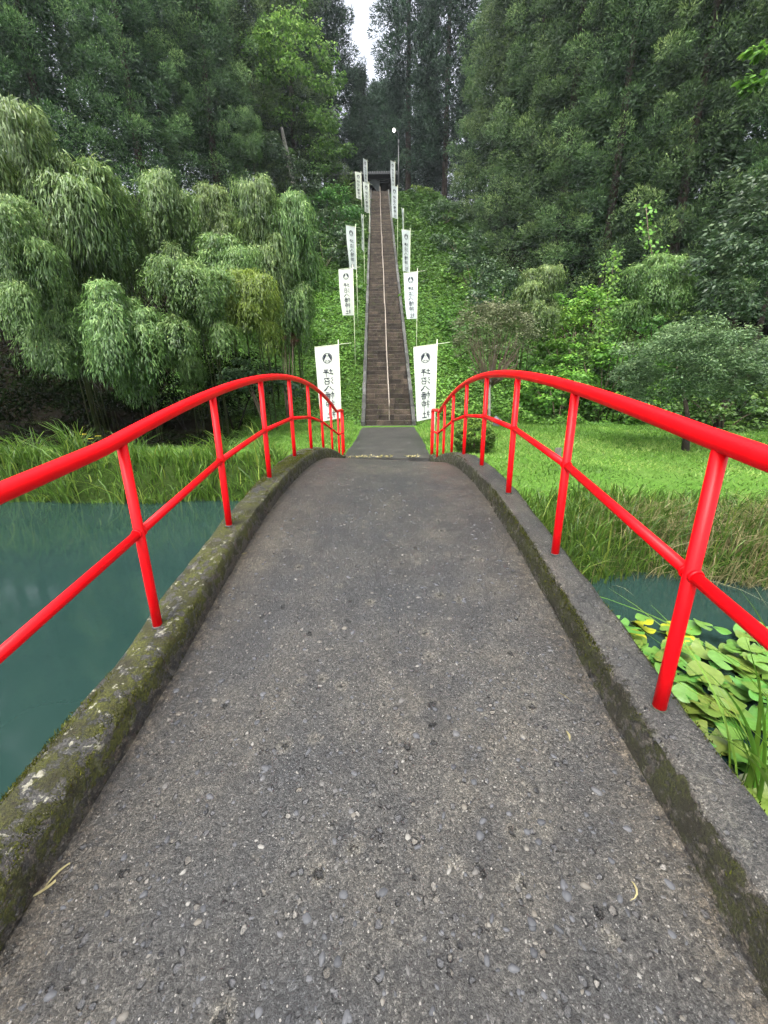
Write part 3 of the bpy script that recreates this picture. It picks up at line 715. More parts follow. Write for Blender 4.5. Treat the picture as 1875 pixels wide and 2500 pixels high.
def lettering():
    """crest and six brush characters in flag coordinates (u from the pole edge, v down), seen from the back, so mirrored"""
    out = []; V = []; F = []
    def flush():
        out.append((np.array(V), list(F))); V.clear(); F.clear()
    def add(v, f):
        b = len(V); V.extend([tuple(q) for q in v]); F.extend([tuple(i+b for i in g) for g in f])
    cu, cv, r = .35, .33, .145
    n = 40; ring = []
    for k in range(n):
        a = 2*math.pi*k/n; ring += [(cu+r*math.cos(a), cv+r*math.sin(a)), (cu+r*.88*math.cos(a), cv+r*.88*math.sin(a))]
    add(ring, [(2*k, 2*k+1, (2*k+3) % (2*n), (2*k+2) % (2*n)) for k in range(n)])
    for sg in (-1, 1):                      # the two dark wings of the crest
        add([(cu+sg*r*a, cv+r*b) for a, b in ((.14, -.78), (.44, -.74), (.72, -.48), (.85, -.05), (.80, .34), (.70, .46), (.55, .15), (.36, -.14), (.22, -.36), (.16, -.58))], [tuple(range(10))])
        v, f = ribbon([(cu+sg*r*.08, cv+r*.62), (cu+sg*r*.26, cv+r*.40), (cu+sg*r*.46, cv+r*.60), (cu+sg*r*.28, cv+r*.76)], .016, .012); add(v, f)
        v, f = ribbon([(cu+sg*r*.05, cv-r*.25), (cu+sg*r*.10, cv-r*.52)], .010, .008); add(v, f)
    flush()
    v0 = .62; hs_ = [.215, .205, .15, .215, .235, .21]; gaps = [.035, .03, .03, .03, .075, 0]
    for ch, h, gp in zip(GL, hs_, gaps):
        wd = .30
        for pts, a, b in ch:
            v, f = ribbon([(cu-wd/2+x*wd, v0+(1-y)*h) for x, y in pts], a*.31, b*.31); add(v, f)
        v0 += h+gp; flush()
    return out
LET = lettering()
def flag_pos(u, v, a0, a1, ph):
    a = a0+(a1-a0)*(v/FHT)+.05*math.sin(v*2.3+ph)
    wv = .025*math.sin(u*6+v*2.2+ph)*(u/FWID)
    sag = -.085*(u/FWID)
    return (-u*math.cos(a)+wv*math.sin(a), u*math.sin(a)*-1-wv*math.cos(a), -v+sag)
def banner(px, py, F, a0, a1, ph, label, tiltx=0.0):
    top = at(px, py, F); gz = float(ground_h(top.x, top.y))
    root = thing('shrine_banner', label, 'banner', (top.x, top.y, gz), 'banners lining the path and stairs')
    hz = top.z-gz
    MB().tube([(0, 0, -.3), (tiltx*.5, 0, hz*.5), (tiltx, 0, hz+.14)], [.017, .015, .012], 8).build('pole', M['flagpole'], root, True, False)
    a = flag_pos(FWID, 0, a0, a1, ph)
    MB().tube([(a[0]+tiltx, a[1], hz+a[2]+.012), (tiltx-a[0]*.55, -a[1]*.55, hz+.012-a[2]*.55)], .008, 6).build('cross_rod', M['flagpole'], root, True, False)
    nu, nv = 9, 22; V = []
    for j in range(nv):
        for i in range(nu):
            q = flag_pos(FWID*i/(nu-1), FHT*j/(nv-1), a0, a1, ph); V.append((q[0]+tiltx*(1-j/nv*.4), q[1], q[2]+hz))
    F_ = np.stack([(np.arange(nu-1)[None]+np.arange(nv-1)[:, None]*nu)+k for k in (0, 1, nu+1, nu)], -1).reshape(-1, 4)
    fl = put('cloth', mesh_np('cloth', V, F_, M['cloth'], True), root, False)
    for off in (-.006, .006):
        for gi, (LV, LF) in enumerate(LET):
            V = []
            for u, v in LV:
                q = flag_pos(u, v, a0, a1, ph); an = a0+(a1-a0)*(v/FHT)
                V.append((q[0]+tiltx*(1-v/FHT*.4)+off*math.sin(an)*-1, q[1]+off*math.cos(an), q[2]+hz))
            put('crest' if gi == 0 else 'character', mesh_np('print', V, LF, M['ink']), fl, False)
    for v in (.02, .5, 1.0, 1.5, 2.05):
        MB().tube([(tiltx*(1-v/FHT*.4)-.03, 0, hz-v-.012), (tiltx*(1-v/FHT*.4)+.02, 0, hz-v-.012)], .010, 6).build('loop', M['cloth'], root, False, False)
banner(944, 744, 12.3, .12, .62, .3, 'large white banner right of the path, nearest to the bridge')
banner(731, 745, 12.3, .20, .72, 1.4, 'large white banner left of the path, nearest to the bridge')
banner(902, 587, 21.5, .15, .75, 2.0, 'white banner right of the stairs, second from the bridge')
banner(762, 579, 21.5, .10, .70, 3.1, 'pale white banner left of the stairs, second from the bridge')
banner(886, 499, 26.0, .75, .95, .9, 'white banner right of the stairs, third from the bridge, turned half away')
banner(768, 491, 25.4, .80, 1.0, 4.2, 'white banner left of the stairs, third from the bridge, half hidden by the one before')
banner(872, 455, 31.0, 1.35, 1.45, .2, 'white banner right of the stairs seen edge-on as a thin strip')
banner(785, 468, 31.0, 1.40, 1.45, .6, 'pale banner left of the stairs seen edge-on as a thin strip')
banner(859, 404, 35.3, .75, .95, 2.4, 'pale slanting banner right of the stairs below the topmost one')
banner(797, 397, 38.6, .85, 1.0, 5.0, 'pale banner left of the stairs nearest to the steps, below the topmost one')
banner(780, 374, 43.7, .65, .9, 1.0, 'pale banner standing farthest left beside the top of the stairs')
banner(853, 351, 48.0, .85, 1.0, 2.9, 'topmost white banner right of the stairs, beside the lamp pole')
banner(793, 347, 49.0, 1.0, 1.1, 3.6, 'topmost pale banner left of the stairs, in front of the tiled roof')

# ------------------------------------------------------------------ gate and lamp at the head of the stairs
gc = at(792, 395, 60.0); gz = SZ1-.4
gate = thing('shrine_gate', 'dark timber shrine gate with a grey tiled roof at the top of the stairs', 'gate', (gc.x, 60.0, gz))
for sx in (-3.0, -1.15, 1.15, 3.0):
    for sy in (0, 2.2): MB().box((gc.x+sx, 60+sy, gz+1.6), (.28, .28, 3.4)).build('post', M['wood'], gate)
MB().box((gc.x, 60, gz+3.05), (7.0, .26, .34)).build('lintel', M['wood'], gate)
MB().box((gc.x, 62.2, gz+3.05), (7.0, .26, .34)).build('lintel', M['wood'], gate)
for sx in (-2.08, 2.08): MB().box((gc.x+sx, 60.6, gz+1.5), (1.6, .08, 2.9)).build('wall_panel', M['wood'], gate)
MB().box((gc.x, 62.3, gz+1.5), (2.1, .08, 2.9)).build('dark_backing', M['wood'], gate)  # added dark sheet standing for the darkness beyond the opening
ez, rz_ = gz+3.25, gz+4.0
roof = MB().add([(gc.x-4.9, 58.7, ez), (gc.x+3.9, 58.7, ez), (gc.x+3.9, 61.1, rz_), (gc.x-4.9, 61.1, rz_), (gc.x+3.9, 63.5, ez), (gc.x-4.9, 63.5, ez),
                 (gc.x-4.9, 58.7, ez-.16), (gc.x+3.9, 58.7, ez-.16), (gc.x+3.9, 63.5, ez-.16), (gc.x-4.9, 63.5, ez-.16)],
                [(0, 1, 2, 3), (3, 2, 4, 5), (6, 7, 1, 0), (9, 8, 7, 6), (5, 4, 8, 9), (0, 3, 5, 9, 6), (1, 7, 8, 4, 2)]).build('roof', M['tile'], gate)
for k in range(30):
    x = gc.x-4.8+k*8.6/29
    MB().tube([(x, 58.58, ez+.02), (x, 59.9, ez+.42), (x, 61.05, rz_+.03)], .085, 8).build('tile_row', M['tile_end'], roof)
MB().box((gc.x-.5, 61.1, rz_+.14), (9.0, .42, .42)).build('ridge', M['tile'], roof)
for sg in (-1, 1):
    V = []; nu, nv = 9, 7
    for j in range(nv):
        for i in range(nu):
            u = i/(nu-1); v = j/(nv-1); hh = .25+1.5*u**1.6
            V.append((gc.x+sg*(.08+1.65*u), 59.72+.05*math.sin(u*16), gz+2.9-v*hh-.05*math.sin(u*9)))
    F_ = np.stack([(np.arange(nu-1)[None]+np.arange(nv-1)[:, None]*nu)+k for k in (0, 1, nu+1, nu)], -1).reshape(-1, 4)
    part('drape', V, F_, M['drape'], gate, smooth=True)
lb = at(861, 290, 56.5)
lamp = thing('lamp_post', 'slim lamp pole with a round lit lamp beside the top of the stairs', 'lamp post', (lb.x, 56.5, float(ground_h(lb.x, 56.5))))
MB().tube([(lb.x, 56.5, lamp.location.z-.3), (lb.x, 56.5, lb.z-.6)], [.075, .06], 10).build('pole', M['steel'], lamp, True)
MB().tube([(lb.x, 56.5, lb.z-.6), (lb.x, 56.5, lb.z+.05), (lb.x-.2, 56.4, lb.z+.25), (lb.x-.45, 56.3, lb.z+.28)], .035, 8).build('arm', M['steel'], lamp, True)
MB().box((lb.x, 56.42, lb.z-.75), (.16, .14, .42)).build('ballast_box', M['steel'], lamp)
v = IV*np.array([.17, .17, .20])+np.array([lb.x-.55, 56.25, lb.z+.26])
part('lamp_globe', v, IF, M['lamp'], lamp, smooth=True)

# ------------------------------------------------------------------ grass, sedge, ground cover
def on_ground(x, y, dz=0.0): return np.stack([x, y, ground_h(x, y)+dz], 1)
n = 150000
x = rng.uniform(-11, 22, n); y = 5.0+rng.uniform(0, 1, n)**.8*15
k = (lawn_mask(x, y) > rng.uniform(.25, .9, n)) & (y < 18.6) & (y > pond_far(x)+.12) & ~((np.abs(x) < 1.16) & (y < 17.0)) & ~((np.abs(x) < 1.35) & (y < 10.4)) & (np.abs(x-CX) < y*1.1+1.5)
x, y = x[k], y[k]; m = len(x)
tl_ = np.clip(.45+.3*wav(x, y, 1.5)+.2*wav(x, y, 5.0)+rng.normal(0, .28, m), 0, 1)
me = blade_mesh('lawn_grass', on_ground(x, y), rng.uniform(.035, .10, m)*(1+.35*wav(x, y, 1.2)), rng.uniform(.012, .034, m), rng.normal(0, .045, (m, 2)), M['turf'], tl_, seg=1, curl=.3)
setp(put('lawn_grass', me), 'short bright green grass of the lawn beyond the bridge', 'grass', kind='stuff')

def sedge(label, x, y, h, w_, mat, spread=.35, name='sedge'):
    m = len(x); B = on_ground(x, y, -.05); B[:, 2] = np.maximum(B[:, 2], WATER-.1)
    az = rng.uniform(0, 6.283, m); rch = np.abs(rng.normal(0, spread, m))*h
    me = blade_mesh(name, B, h, w_, np.stack([np.cos(az)*rch, np.sin(az)*rch-.12*h], 1), mat, np.clip(rng.normal(.5, .25, m), 0, 1), seg=4, curl=.75)
    setp(put(name, me), label, 'grass', kind='stuff')
n = 3000; x = rng.uniform(-13, -1.5, n); cl = np.round(x*1.4)/1.4; x = cl+rng.normal(0, .17, n)
y = pond_far(x)+rng.uniform(-.25, .75, n)**1.0+.1*wav(cl*3, 1.0, 2)
k = x < -1.55; x, y = x[k], y[k]
sedge('tall green sedge tufts leaning over the water on the far left bank', x, y, rng.uniform(.45, 1.35, len(x))*(1+.25*wav(x, y*0, 2.0))*np.where(x > -3.0, .5, 1)*(.8+.45*np.sin(np.round(x*1.4)*2.7)), rng.uniform(.020, .042, len(x)), M['sedge'], .65)
n = 4600; x = rng.uniform(1.45, 8, n); cl = np.round(x*2.5)/2.5; x = cl+rng.normal(0, .16, n); y = pond_far(x)+rng.uniform(-.1, 1, n)**1.0*1.9
k = (x > 1.42); x, y = x[k], y[k]
sedge('tall green reed grass on the right bank beside the bridge', x, y, rng.uniform(.35, .95, len(x))*(1-.35*np.clip(y-pond_far(x)-.9, 0, 1)), rng.uniform(.011, .025, len(x)), M['sedge'], .45, 'reed_grass')
n = 5200; x = 2.2+rng.uniform(0, 1, n)**.7*6; y = pond_far(x)+rng.uniform(-.25, 1.3, n)
k = rng.uniform(0, 1, n) < sstep(2.6, 4.6, x)*.85+.06; x, y = x[k], y[k]
sedge('dry straw-coloured grass hanging over the water on the right bank', x, y, rng.uniform(.25, .8, len(x)), rng.uniform(.008, .015, len(x)), M['straw'], .9, 'dry_grass')

n = 150000
y = 17+rng.uniform(0, 1, n)**1.25*40; x = stair_x(y)+rng.choice([-1, 1], n)*(1.12+rng.uniform(0, 1, n)**.9*(9.0+.05*(y-17)))
h = .03+np.clip(.25+wav(x, y, 1.1)+.5*wav(x, y, 3.1), 0, 2)*.42*rng.uniform(.2, 1, n); near = np.abs(x-stair_x(y)) < 1.45; h = np.where(near, h*.5, h)
x2 = rng.uniform(3, 26, n//4); y2 = 18.2+rng.uniform(0, 1, n//4)*9; x[:n//4] = x2; y[:n//4] = y2; h[:n//4] = .05+np.abs(wav(x2, y2, 1.2))*.55*rng.uniform(.2, 1, n//4)
tall = (wav(x, y, 2.3)+.5*wav(x, y, 5.0) > .55) & (rng.uniform(0, 1, n) < .6); h = np.where(tall, h+rng.uniform(.05, .6, n), h)
C = on_ground(x, y); C[:, 2] += h; az = rng.uniform(0, 6.283, n)
A = np.stack([np.cos(az), np.sin(az)-.3, rng.normal(-.1, .35, n)], 1); N = np.stack([rng.normal(0, .4, n), rng.normal(-.35, .4, n), np.ones(n)], 1)
ll = (.095+.0045*(y-17))*rng.uniform(.5, 1.6, n)*np.where(tall, 1.35, 1.0)
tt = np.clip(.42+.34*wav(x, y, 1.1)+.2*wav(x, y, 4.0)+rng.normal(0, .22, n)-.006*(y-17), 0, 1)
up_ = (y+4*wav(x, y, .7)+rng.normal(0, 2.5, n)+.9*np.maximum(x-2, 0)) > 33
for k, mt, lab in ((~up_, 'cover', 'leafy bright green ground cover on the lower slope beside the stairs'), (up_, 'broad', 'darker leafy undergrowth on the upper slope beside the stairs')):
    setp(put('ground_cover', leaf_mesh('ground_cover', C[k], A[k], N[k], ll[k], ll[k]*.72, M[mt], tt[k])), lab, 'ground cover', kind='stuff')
# weeds at the foot of the stairs and along the path joint
n = 2600; x = rng.uniform(-1.5, 1.5, n); y = np.where(rng.uniform(0, 1, n) < .5, 16.85+rng.normal(0, .06, n), 17+rng.uniform(-.4, .4, n))
k = (np.abs(x) > 1.12) | (y < 16.98); x, y = x[k], y[k]
sedge('thin pale weeds along the foot of the stone stairs', x, y, rng.uniform(.06, .2, len(x)), rng.uniform(.008, .016, len(x)), M['sedge'], .6, 'weeds')
# litter and ferns on the left, the shade put into their dark leaf colour
n = 14000; x = rng.uniform(-22, -4.5, n); y = rng.uniform(11.5, 27, n); k = lawn_mask(x, y) < .5; x, y = x[k], y[k]; m = len(x)
C = on_ground(x, y); C[:, 2] += rng.uniform(.01, .25, m)*np.abs(wav(x, y, 2)); az = rng.uniform(0, 6.283, m)
A = np.stack([np.cos(az), np.sin(az), rng.normal(0, .3, m)], 1); N = np.stack([rng.normal(0, .4, m), rng.normal(0, .4, m), np.ones(m)], 1)
setp(put('undergrowth', leaf_mesh('undergrowth', C, A, N, rng.uniform(.08, .2, m), rng.uniform(.03, .1, m), M['thicket'])), 'dark low undergrowth in the shade beneath the bamboo', 'undergrowth', kind='stuff')

# ------------------------------------------------------------------ trees
def ordinal(i): return ['first', 'second', 'third', 'fourth', 'fifth', 'sixth', 'seventh', 'eighth', 'ninth', 'tenth', 'eleventh', 'twelfth'][i]
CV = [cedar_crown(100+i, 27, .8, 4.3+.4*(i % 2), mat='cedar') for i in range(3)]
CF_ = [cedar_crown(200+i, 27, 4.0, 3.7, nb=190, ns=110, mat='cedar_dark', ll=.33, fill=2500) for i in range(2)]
TR = cedar_trunk(); trunk_me = mesh_np('trunk', np.array(TR.V), TR.F, M['bark'])
def cedar(x, y, sc, crown, label, group, rz):
    o = thing('cedar_tree', label, 'tree', (x, y, float(ground_h(x, y))), group)
    o.rotation_euler.z = rz; o.scale = (sc, sc, sc)
    put('trunk', trunk_me, o, False); put('crown', crown, o, False); return o
right = [(11.6, 53), (11.8, 46.5), (12.3, 40.5), (13.2, 35), (15, 31), (18.4, 29), (22.3, 28), (26.5, 27.5), (31, 27)]
for i, (x, y) in enumerate(right):
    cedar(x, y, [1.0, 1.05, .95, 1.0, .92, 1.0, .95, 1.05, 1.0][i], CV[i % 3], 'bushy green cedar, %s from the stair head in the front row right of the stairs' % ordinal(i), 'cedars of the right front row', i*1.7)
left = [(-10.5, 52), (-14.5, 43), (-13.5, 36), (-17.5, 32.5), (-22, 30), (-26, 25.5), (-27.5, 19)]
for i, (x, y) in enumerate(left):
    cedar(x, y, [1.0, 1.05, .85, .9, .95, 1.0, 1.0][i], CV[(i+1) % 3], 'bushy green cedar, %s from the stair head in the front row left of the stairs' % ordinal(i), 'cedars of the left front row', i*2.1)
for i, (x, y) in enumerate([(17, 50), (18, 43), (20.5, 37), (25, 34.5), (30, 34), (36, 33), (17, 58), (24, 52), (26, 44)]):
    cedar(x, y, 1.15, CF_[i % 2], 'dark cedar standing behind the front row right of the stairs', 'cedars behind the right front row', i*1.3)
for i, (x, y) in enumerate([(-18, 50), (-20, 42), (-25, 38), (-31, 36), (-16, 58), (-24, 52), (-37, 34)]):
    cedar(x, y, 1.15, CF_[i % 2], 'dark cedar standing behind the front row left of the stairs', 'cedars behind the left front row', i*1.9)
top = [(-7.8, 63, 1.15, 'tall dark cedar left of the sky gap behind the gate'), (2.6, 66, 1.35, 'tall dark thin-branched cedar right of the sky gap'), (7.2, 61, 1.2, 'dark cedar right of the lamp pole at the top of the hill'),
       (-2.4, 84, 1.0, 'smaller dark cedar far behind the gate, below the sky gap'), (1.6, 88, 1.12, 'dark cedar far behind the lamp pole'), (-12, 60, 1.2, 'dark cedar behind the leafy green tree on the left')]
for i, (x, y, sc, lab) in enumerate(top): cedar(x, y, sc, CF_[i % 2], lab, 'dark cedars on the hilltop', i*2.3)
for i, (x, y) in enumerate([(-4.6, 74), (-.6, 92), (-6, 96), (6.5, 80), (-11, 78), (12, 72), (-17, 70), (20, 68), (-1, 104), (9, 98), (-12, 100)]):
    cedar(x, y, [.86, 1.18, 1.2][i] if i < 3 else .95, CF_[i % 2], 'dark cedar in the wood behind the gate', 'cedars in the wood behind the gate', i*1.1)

def shrub(name, label, cat, px, py, F, size, nclump, nleaf, ll, lw, mat, seed, stem='twig', nstem=5, group=None, flat=.5, csize=.28, droop=.15, shell=.45, bottom=-.6, base=None, sr=.03):
    c = at(px, py, F); bx, by = (c.x, c.y) if base is None else base
    gz = float(ground_h(bx, by)); root = thing(name, label, cat, (bx, by, gz), group)
    put('crown', clump_crown(seed, size, nclump, nleaf, ll, lw, mat, flat, droop, shell, csize, bottom), root, False, (c.x-bx, c.y-by, c.z-gz))
    g = np.random.default_rng(seed)
    for i in range(nstem):
        e = sph(1, g)[0]*np.array(size)*(.7 if nstem > 1 else .12); e[2] = abs(e[2])*.5 if nstem > 1 else -.25*size[2]
        b = Vector((g.normal(0, .04*nstem**.5), g.normal(0, .04*nstem**.5), -.2)); q = Vector((c.x-bx+e[0], c.y-by+e[1], c.z-gz+e[2]))
        mid = b.lerp(q, .5)+Vector((g.normal(0, .08), g.normal(0, .08), .1)); mid.z = max(mid.z, (q.z)*.5)
        MB().tube([b, b.lerp(mid, .6), mid, q], [sr*1.3, sr, sr*.8, sr*.3], 7).build('stem' if nstem > 1 else 'trunk', M[stem], root, True, False)
    return root
# leafy tree left of the gate
c = at(640, 395, 45)
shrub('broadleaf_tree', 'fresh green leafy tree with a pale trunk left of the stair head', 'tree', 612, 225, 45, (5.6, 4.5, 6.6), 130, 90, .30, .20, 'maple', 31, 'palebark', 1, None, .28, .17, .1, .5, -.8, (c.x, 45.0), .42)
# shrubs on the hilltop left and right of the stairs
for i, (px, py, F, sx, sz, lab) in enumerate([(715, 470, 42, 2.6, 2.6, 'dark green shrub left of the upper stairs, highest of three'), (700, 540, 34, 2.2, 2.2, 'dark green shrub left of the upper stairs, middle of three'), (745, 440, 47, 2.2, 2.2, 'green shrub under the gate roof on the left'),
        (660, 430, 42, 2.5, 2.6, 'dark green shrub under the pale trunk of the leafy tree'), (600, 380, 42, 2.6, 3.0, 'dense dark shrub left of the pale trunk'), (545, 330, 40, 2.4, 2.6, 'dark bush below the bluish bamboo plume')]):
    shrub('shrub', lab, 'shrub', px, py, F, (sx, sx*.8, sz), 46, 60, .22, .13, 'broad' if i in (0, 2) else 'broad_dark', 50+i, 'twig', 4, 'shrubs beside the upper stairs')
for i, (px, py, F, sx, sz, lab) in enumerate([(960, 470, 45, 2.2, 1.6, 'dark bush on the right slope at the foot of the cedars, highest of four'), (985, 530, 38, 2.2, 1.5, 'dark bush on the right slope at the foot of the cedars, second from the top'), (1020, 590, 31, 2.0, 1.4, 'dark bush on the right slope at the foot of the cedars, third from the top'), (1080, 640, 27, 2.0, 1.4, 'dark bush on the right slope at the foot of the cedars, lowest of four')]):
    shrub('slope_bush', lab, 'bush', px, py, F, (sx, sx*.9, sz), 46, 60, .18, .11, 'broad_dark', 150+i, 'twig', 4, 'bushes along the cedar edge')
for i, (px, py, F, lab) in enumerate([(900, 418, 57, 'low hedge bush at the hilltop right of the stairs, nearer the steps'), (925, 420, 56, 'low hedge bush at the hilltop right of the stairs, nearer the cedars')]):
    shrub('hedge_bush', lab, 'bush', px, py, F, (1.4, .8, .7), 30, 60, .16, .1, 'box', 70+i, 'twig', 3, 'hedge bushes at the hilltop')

# ------------------------------------------------------------------ bamboo
PL = [plume(300+i) for i in range(4)]; PLY = plume(330, 'bamboo_yellow')
def bamboo(px, top, hw, bot, F, label, v, group='drooping bamboo plumes on the left', mesh=None, nc=4):
    c = at(px, top, F); zc = (c-Vector((CX, 0, CZ))).dot(_f); mpp = zc/831.0
    H = (c.z-at(px, bot, F).z); bx, by = c.x+rng.uniform(-.5, .5)-.4, c.y+1.6; gz = float(ground_h(bx, by))
    root = thing('bamboo_clump', label, 'bamboo', (bx, by, gz), group)
    f = put('foliage', mesh or PL[v % 4], root, False, (c.x-bx, c.y-by, c.z-gz))
    f.scale = (hw*mpp*.92, hw*mpp*.85, H/1.9); f.rotation_euler.z = v*1.3
    for k in range(nc):
        b = Vector((rng.normal(0, .25), rng.normal(0, .2), -.2)); q = Vector((c.x-bx+rng.normal(0, .25)*hw*mpp, c.y-by+rng.normal(0, .2)*hw*mpp, c.z-gz-.15*H*rng.uniform(.2, 1)))
        m1 = Vector((b.x+(q.x-b.x)*.12, b.y+(q.y-b.y)*.12, q.z*.5)); m2 = Vector((b.x+(q.x-b.x)*.5, b.y+(q.y-b.y)*.5, q.z*.88))
        MB().tube([b, m1, m2, q], [.022, .020, .014, .005], 7).build('culm', M['culm'], root, True, False)
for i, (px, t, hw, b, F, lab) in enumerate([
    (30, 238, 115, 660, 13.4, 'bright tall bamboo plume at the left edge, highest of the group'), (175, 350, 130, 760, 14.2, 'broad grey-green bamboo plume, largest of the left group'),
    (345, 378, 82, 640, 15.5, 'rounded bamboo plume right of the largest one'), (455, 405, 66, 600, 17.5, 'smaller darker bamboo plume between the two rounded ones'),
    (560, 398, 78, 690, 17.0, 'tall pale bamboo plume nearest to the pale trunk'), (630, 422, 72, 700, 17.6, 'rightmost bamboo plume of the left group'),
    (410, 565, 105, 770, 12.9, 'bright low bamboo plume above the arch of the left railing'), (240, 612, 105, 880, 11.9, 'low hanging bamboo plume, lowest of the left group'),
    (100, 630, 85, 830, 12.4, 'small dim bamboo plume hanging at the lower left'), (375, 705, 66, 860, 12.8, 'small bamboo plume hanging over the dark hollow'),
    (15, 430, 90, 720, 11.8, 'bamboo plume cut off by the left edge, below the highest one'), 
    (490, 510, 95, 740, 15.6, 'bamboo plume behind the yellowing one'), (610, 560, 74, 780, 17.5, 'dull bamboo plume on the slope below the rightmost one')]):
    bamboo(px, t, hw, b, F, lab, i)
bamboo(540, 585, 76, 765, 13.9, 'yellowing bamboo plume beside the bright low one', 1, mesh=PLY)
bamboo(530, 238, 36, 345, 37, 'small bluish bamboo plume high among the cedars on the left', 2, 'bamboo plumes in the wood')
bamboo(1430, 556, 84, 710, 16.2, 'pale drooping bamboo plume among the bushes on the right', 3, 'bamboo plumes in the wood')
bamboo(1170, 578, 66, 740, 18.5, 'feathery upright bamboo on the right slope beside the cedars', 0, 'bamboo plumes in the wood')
shrub('dead_bush', 'small dead brown bush at the right end of the bamboo', 'bush', 612, 735, 17, (.6, .5, .7), 24, 70, .14, .018, 'brownleaf', 90, 'twig', 6)
shrub('shrub', 'dark leafy shrub under the bamboo beside the left slope', 'shrub', 560, 830, 15, (1.5, 1.0, .8), 40, 60, .13, .08, 'broad_dark', 91, 'twig', 5)

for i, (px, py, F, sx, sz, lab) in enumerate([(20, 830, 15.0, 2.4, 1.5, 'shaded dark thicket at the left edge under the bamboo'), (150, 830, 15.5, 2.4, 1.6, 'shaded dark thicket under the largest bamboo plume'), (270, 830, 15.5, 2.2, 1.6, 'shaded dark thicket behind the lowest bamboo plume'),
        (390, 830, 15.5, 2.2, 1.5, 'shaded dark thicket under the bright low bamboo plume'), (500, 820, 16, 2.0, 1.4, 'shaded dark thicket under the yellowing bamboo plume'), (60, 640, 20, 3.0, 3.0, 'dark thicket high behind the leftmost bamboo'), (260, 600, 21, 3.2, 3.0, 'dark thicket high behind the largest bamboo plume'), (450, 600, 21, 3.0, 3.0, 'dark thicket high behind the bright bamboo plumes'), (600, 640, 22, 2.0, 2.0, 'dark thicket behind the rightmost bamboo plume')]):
    shrub('thicket', lab, 'thicket', px, py, F, (sx, sx*.6, sz), 60, 60, .20, .05, 'thicket', 130+i, 'wood', 2, 'dark thickets under the bamboo', .6, .3, .2, .3, -1.0)  # dark leaf colour carries the shade of the gaps under the bamboo

# ------------------------------------------------------------------ right-hand bushes
tb = at(1478, 974, 11.0)
shrub('pruned_tree', 'low umbrella-shaped pruned tree standing on the right lawn', 'tree', 1500, 806, 10.9, (1.80, 1.5, 1.22), 260, 130, .075, .034, 'olive', 41, 'bark', 1, None, .7, .17, .0, .55, -.72, (tb.x, tb.y), .085)
tw = shrub('twiggy_bush', 'twiggy half-bare bush with a pale stem right of the path', 'bush', 1068, 725, 15.5, (1.40, 1.2, 1.5), 120, 60, .11, .05, 'dusty', 42, 'palebark', 1, None, .7, .2, .0, .35, -.5, None, .05)
g = np.random.default_rng(8); c = at(1068, 790, 15.5); tz = tw.location
for i in range(60):
    e = sph(1, g)[0]*np.array([1.25, 1.1, 1.0]); e[2] = .6+abs(e[2])*1.7; e[:2] *= .55+.25*e[2]
    b = Vector((0, 0, c.z-tz.z-.75)); q = b+Vector(e)
    MB().tube([b, b.lerp(q, .3)+Vector((e[0]*.12, e[1]*.12, 0)), b.lerp(q, .65)+Vector((g.normal(0, .07)+e[0]*.1, g.normal(0, .07), .05)), q], [.026, .019, .013, .006], 5).build('branch', M['twig'], tw, True, False)
shrub('clipped_bush', 'small round clipped bush behind the right railing', 'bush', 1021, 943, 10.9, (.50, .50, .50), 170, 110, .05, .030, 'box', 43, 'twig', 4, None, .8, .20, .0, .72, -1.1)
shrub('dark_tree', 'dark broad-leaved tree at the right edge behind the pruned tree', 'tree', 1610, 650, 15.5, (2.3, 1.8, 3.3), 130, 60, .20, .085, 'broad_dark', 44, 'bark', 1, None, .28, .22, .12, .4, -.9, None, .12)
shrub('dark_tree', 'taller dark broad-leaved tree cut off by the right edge', 'tree', 1700, 470, 19, (3.0, 2.2, 4.0), 130, 55, .22, .10, 'broad_dark', 45, 'bark', 1, None, .3, .2, .12, .4, -.9, None, .14)
shrub('leafy_branch_tree', 'bright yellow-green foliage of a tree reaching in at the upper right edge', 'tree', 1690, 120, 17, (1.1, .8, 1.0), 16, 40, .28, .2, 'vine', 46, 'bark', 1, None, .4, .25, .1, .5, -.9, (24.0, 17.0), .08)
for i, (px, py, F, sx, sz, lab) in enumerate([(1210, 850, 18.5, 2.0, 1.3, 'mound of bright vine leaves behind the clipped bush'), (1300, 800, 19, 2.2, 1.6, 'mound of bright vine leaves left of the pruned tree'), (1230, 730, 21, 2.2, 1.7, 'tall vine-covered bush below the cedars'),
        (1150, 860, 19.5, 1.6, 1.1, 'low mound of vine leaves right of the twiggy bush'), (1390, 880, 17.5, 2.0, 1.0, 'low vine mound behind the pruned tree'), (1570, 880, 15.5, 2.3, 1.1, 'low leafy mound at the right lawn edge'), (1380, 760, 20, 2.0, 2.0, 'darker vine bush below the pale bamboo plume'), (1255, 690, 22.5, 2.4, 1.8, 'highest vine-covered bush, at the cedar edge'), (1450, 740, 21, 2.4, 2.2, 'darker leafy bush behind the top of the pruned tree')]):
    shrub('vine_bush', lab, 'bush', px, py, F, (sx, sx*.7, sz), 60, 64, .15, .125, 'vine' if i not in (5, 6, 8) else 'broad', 110+i, 'twig', 4, 'vine-covered bushes on the right', .45, .26, .15, .45, -1.0)  # some of these bushes take the darker broad-leaf colour
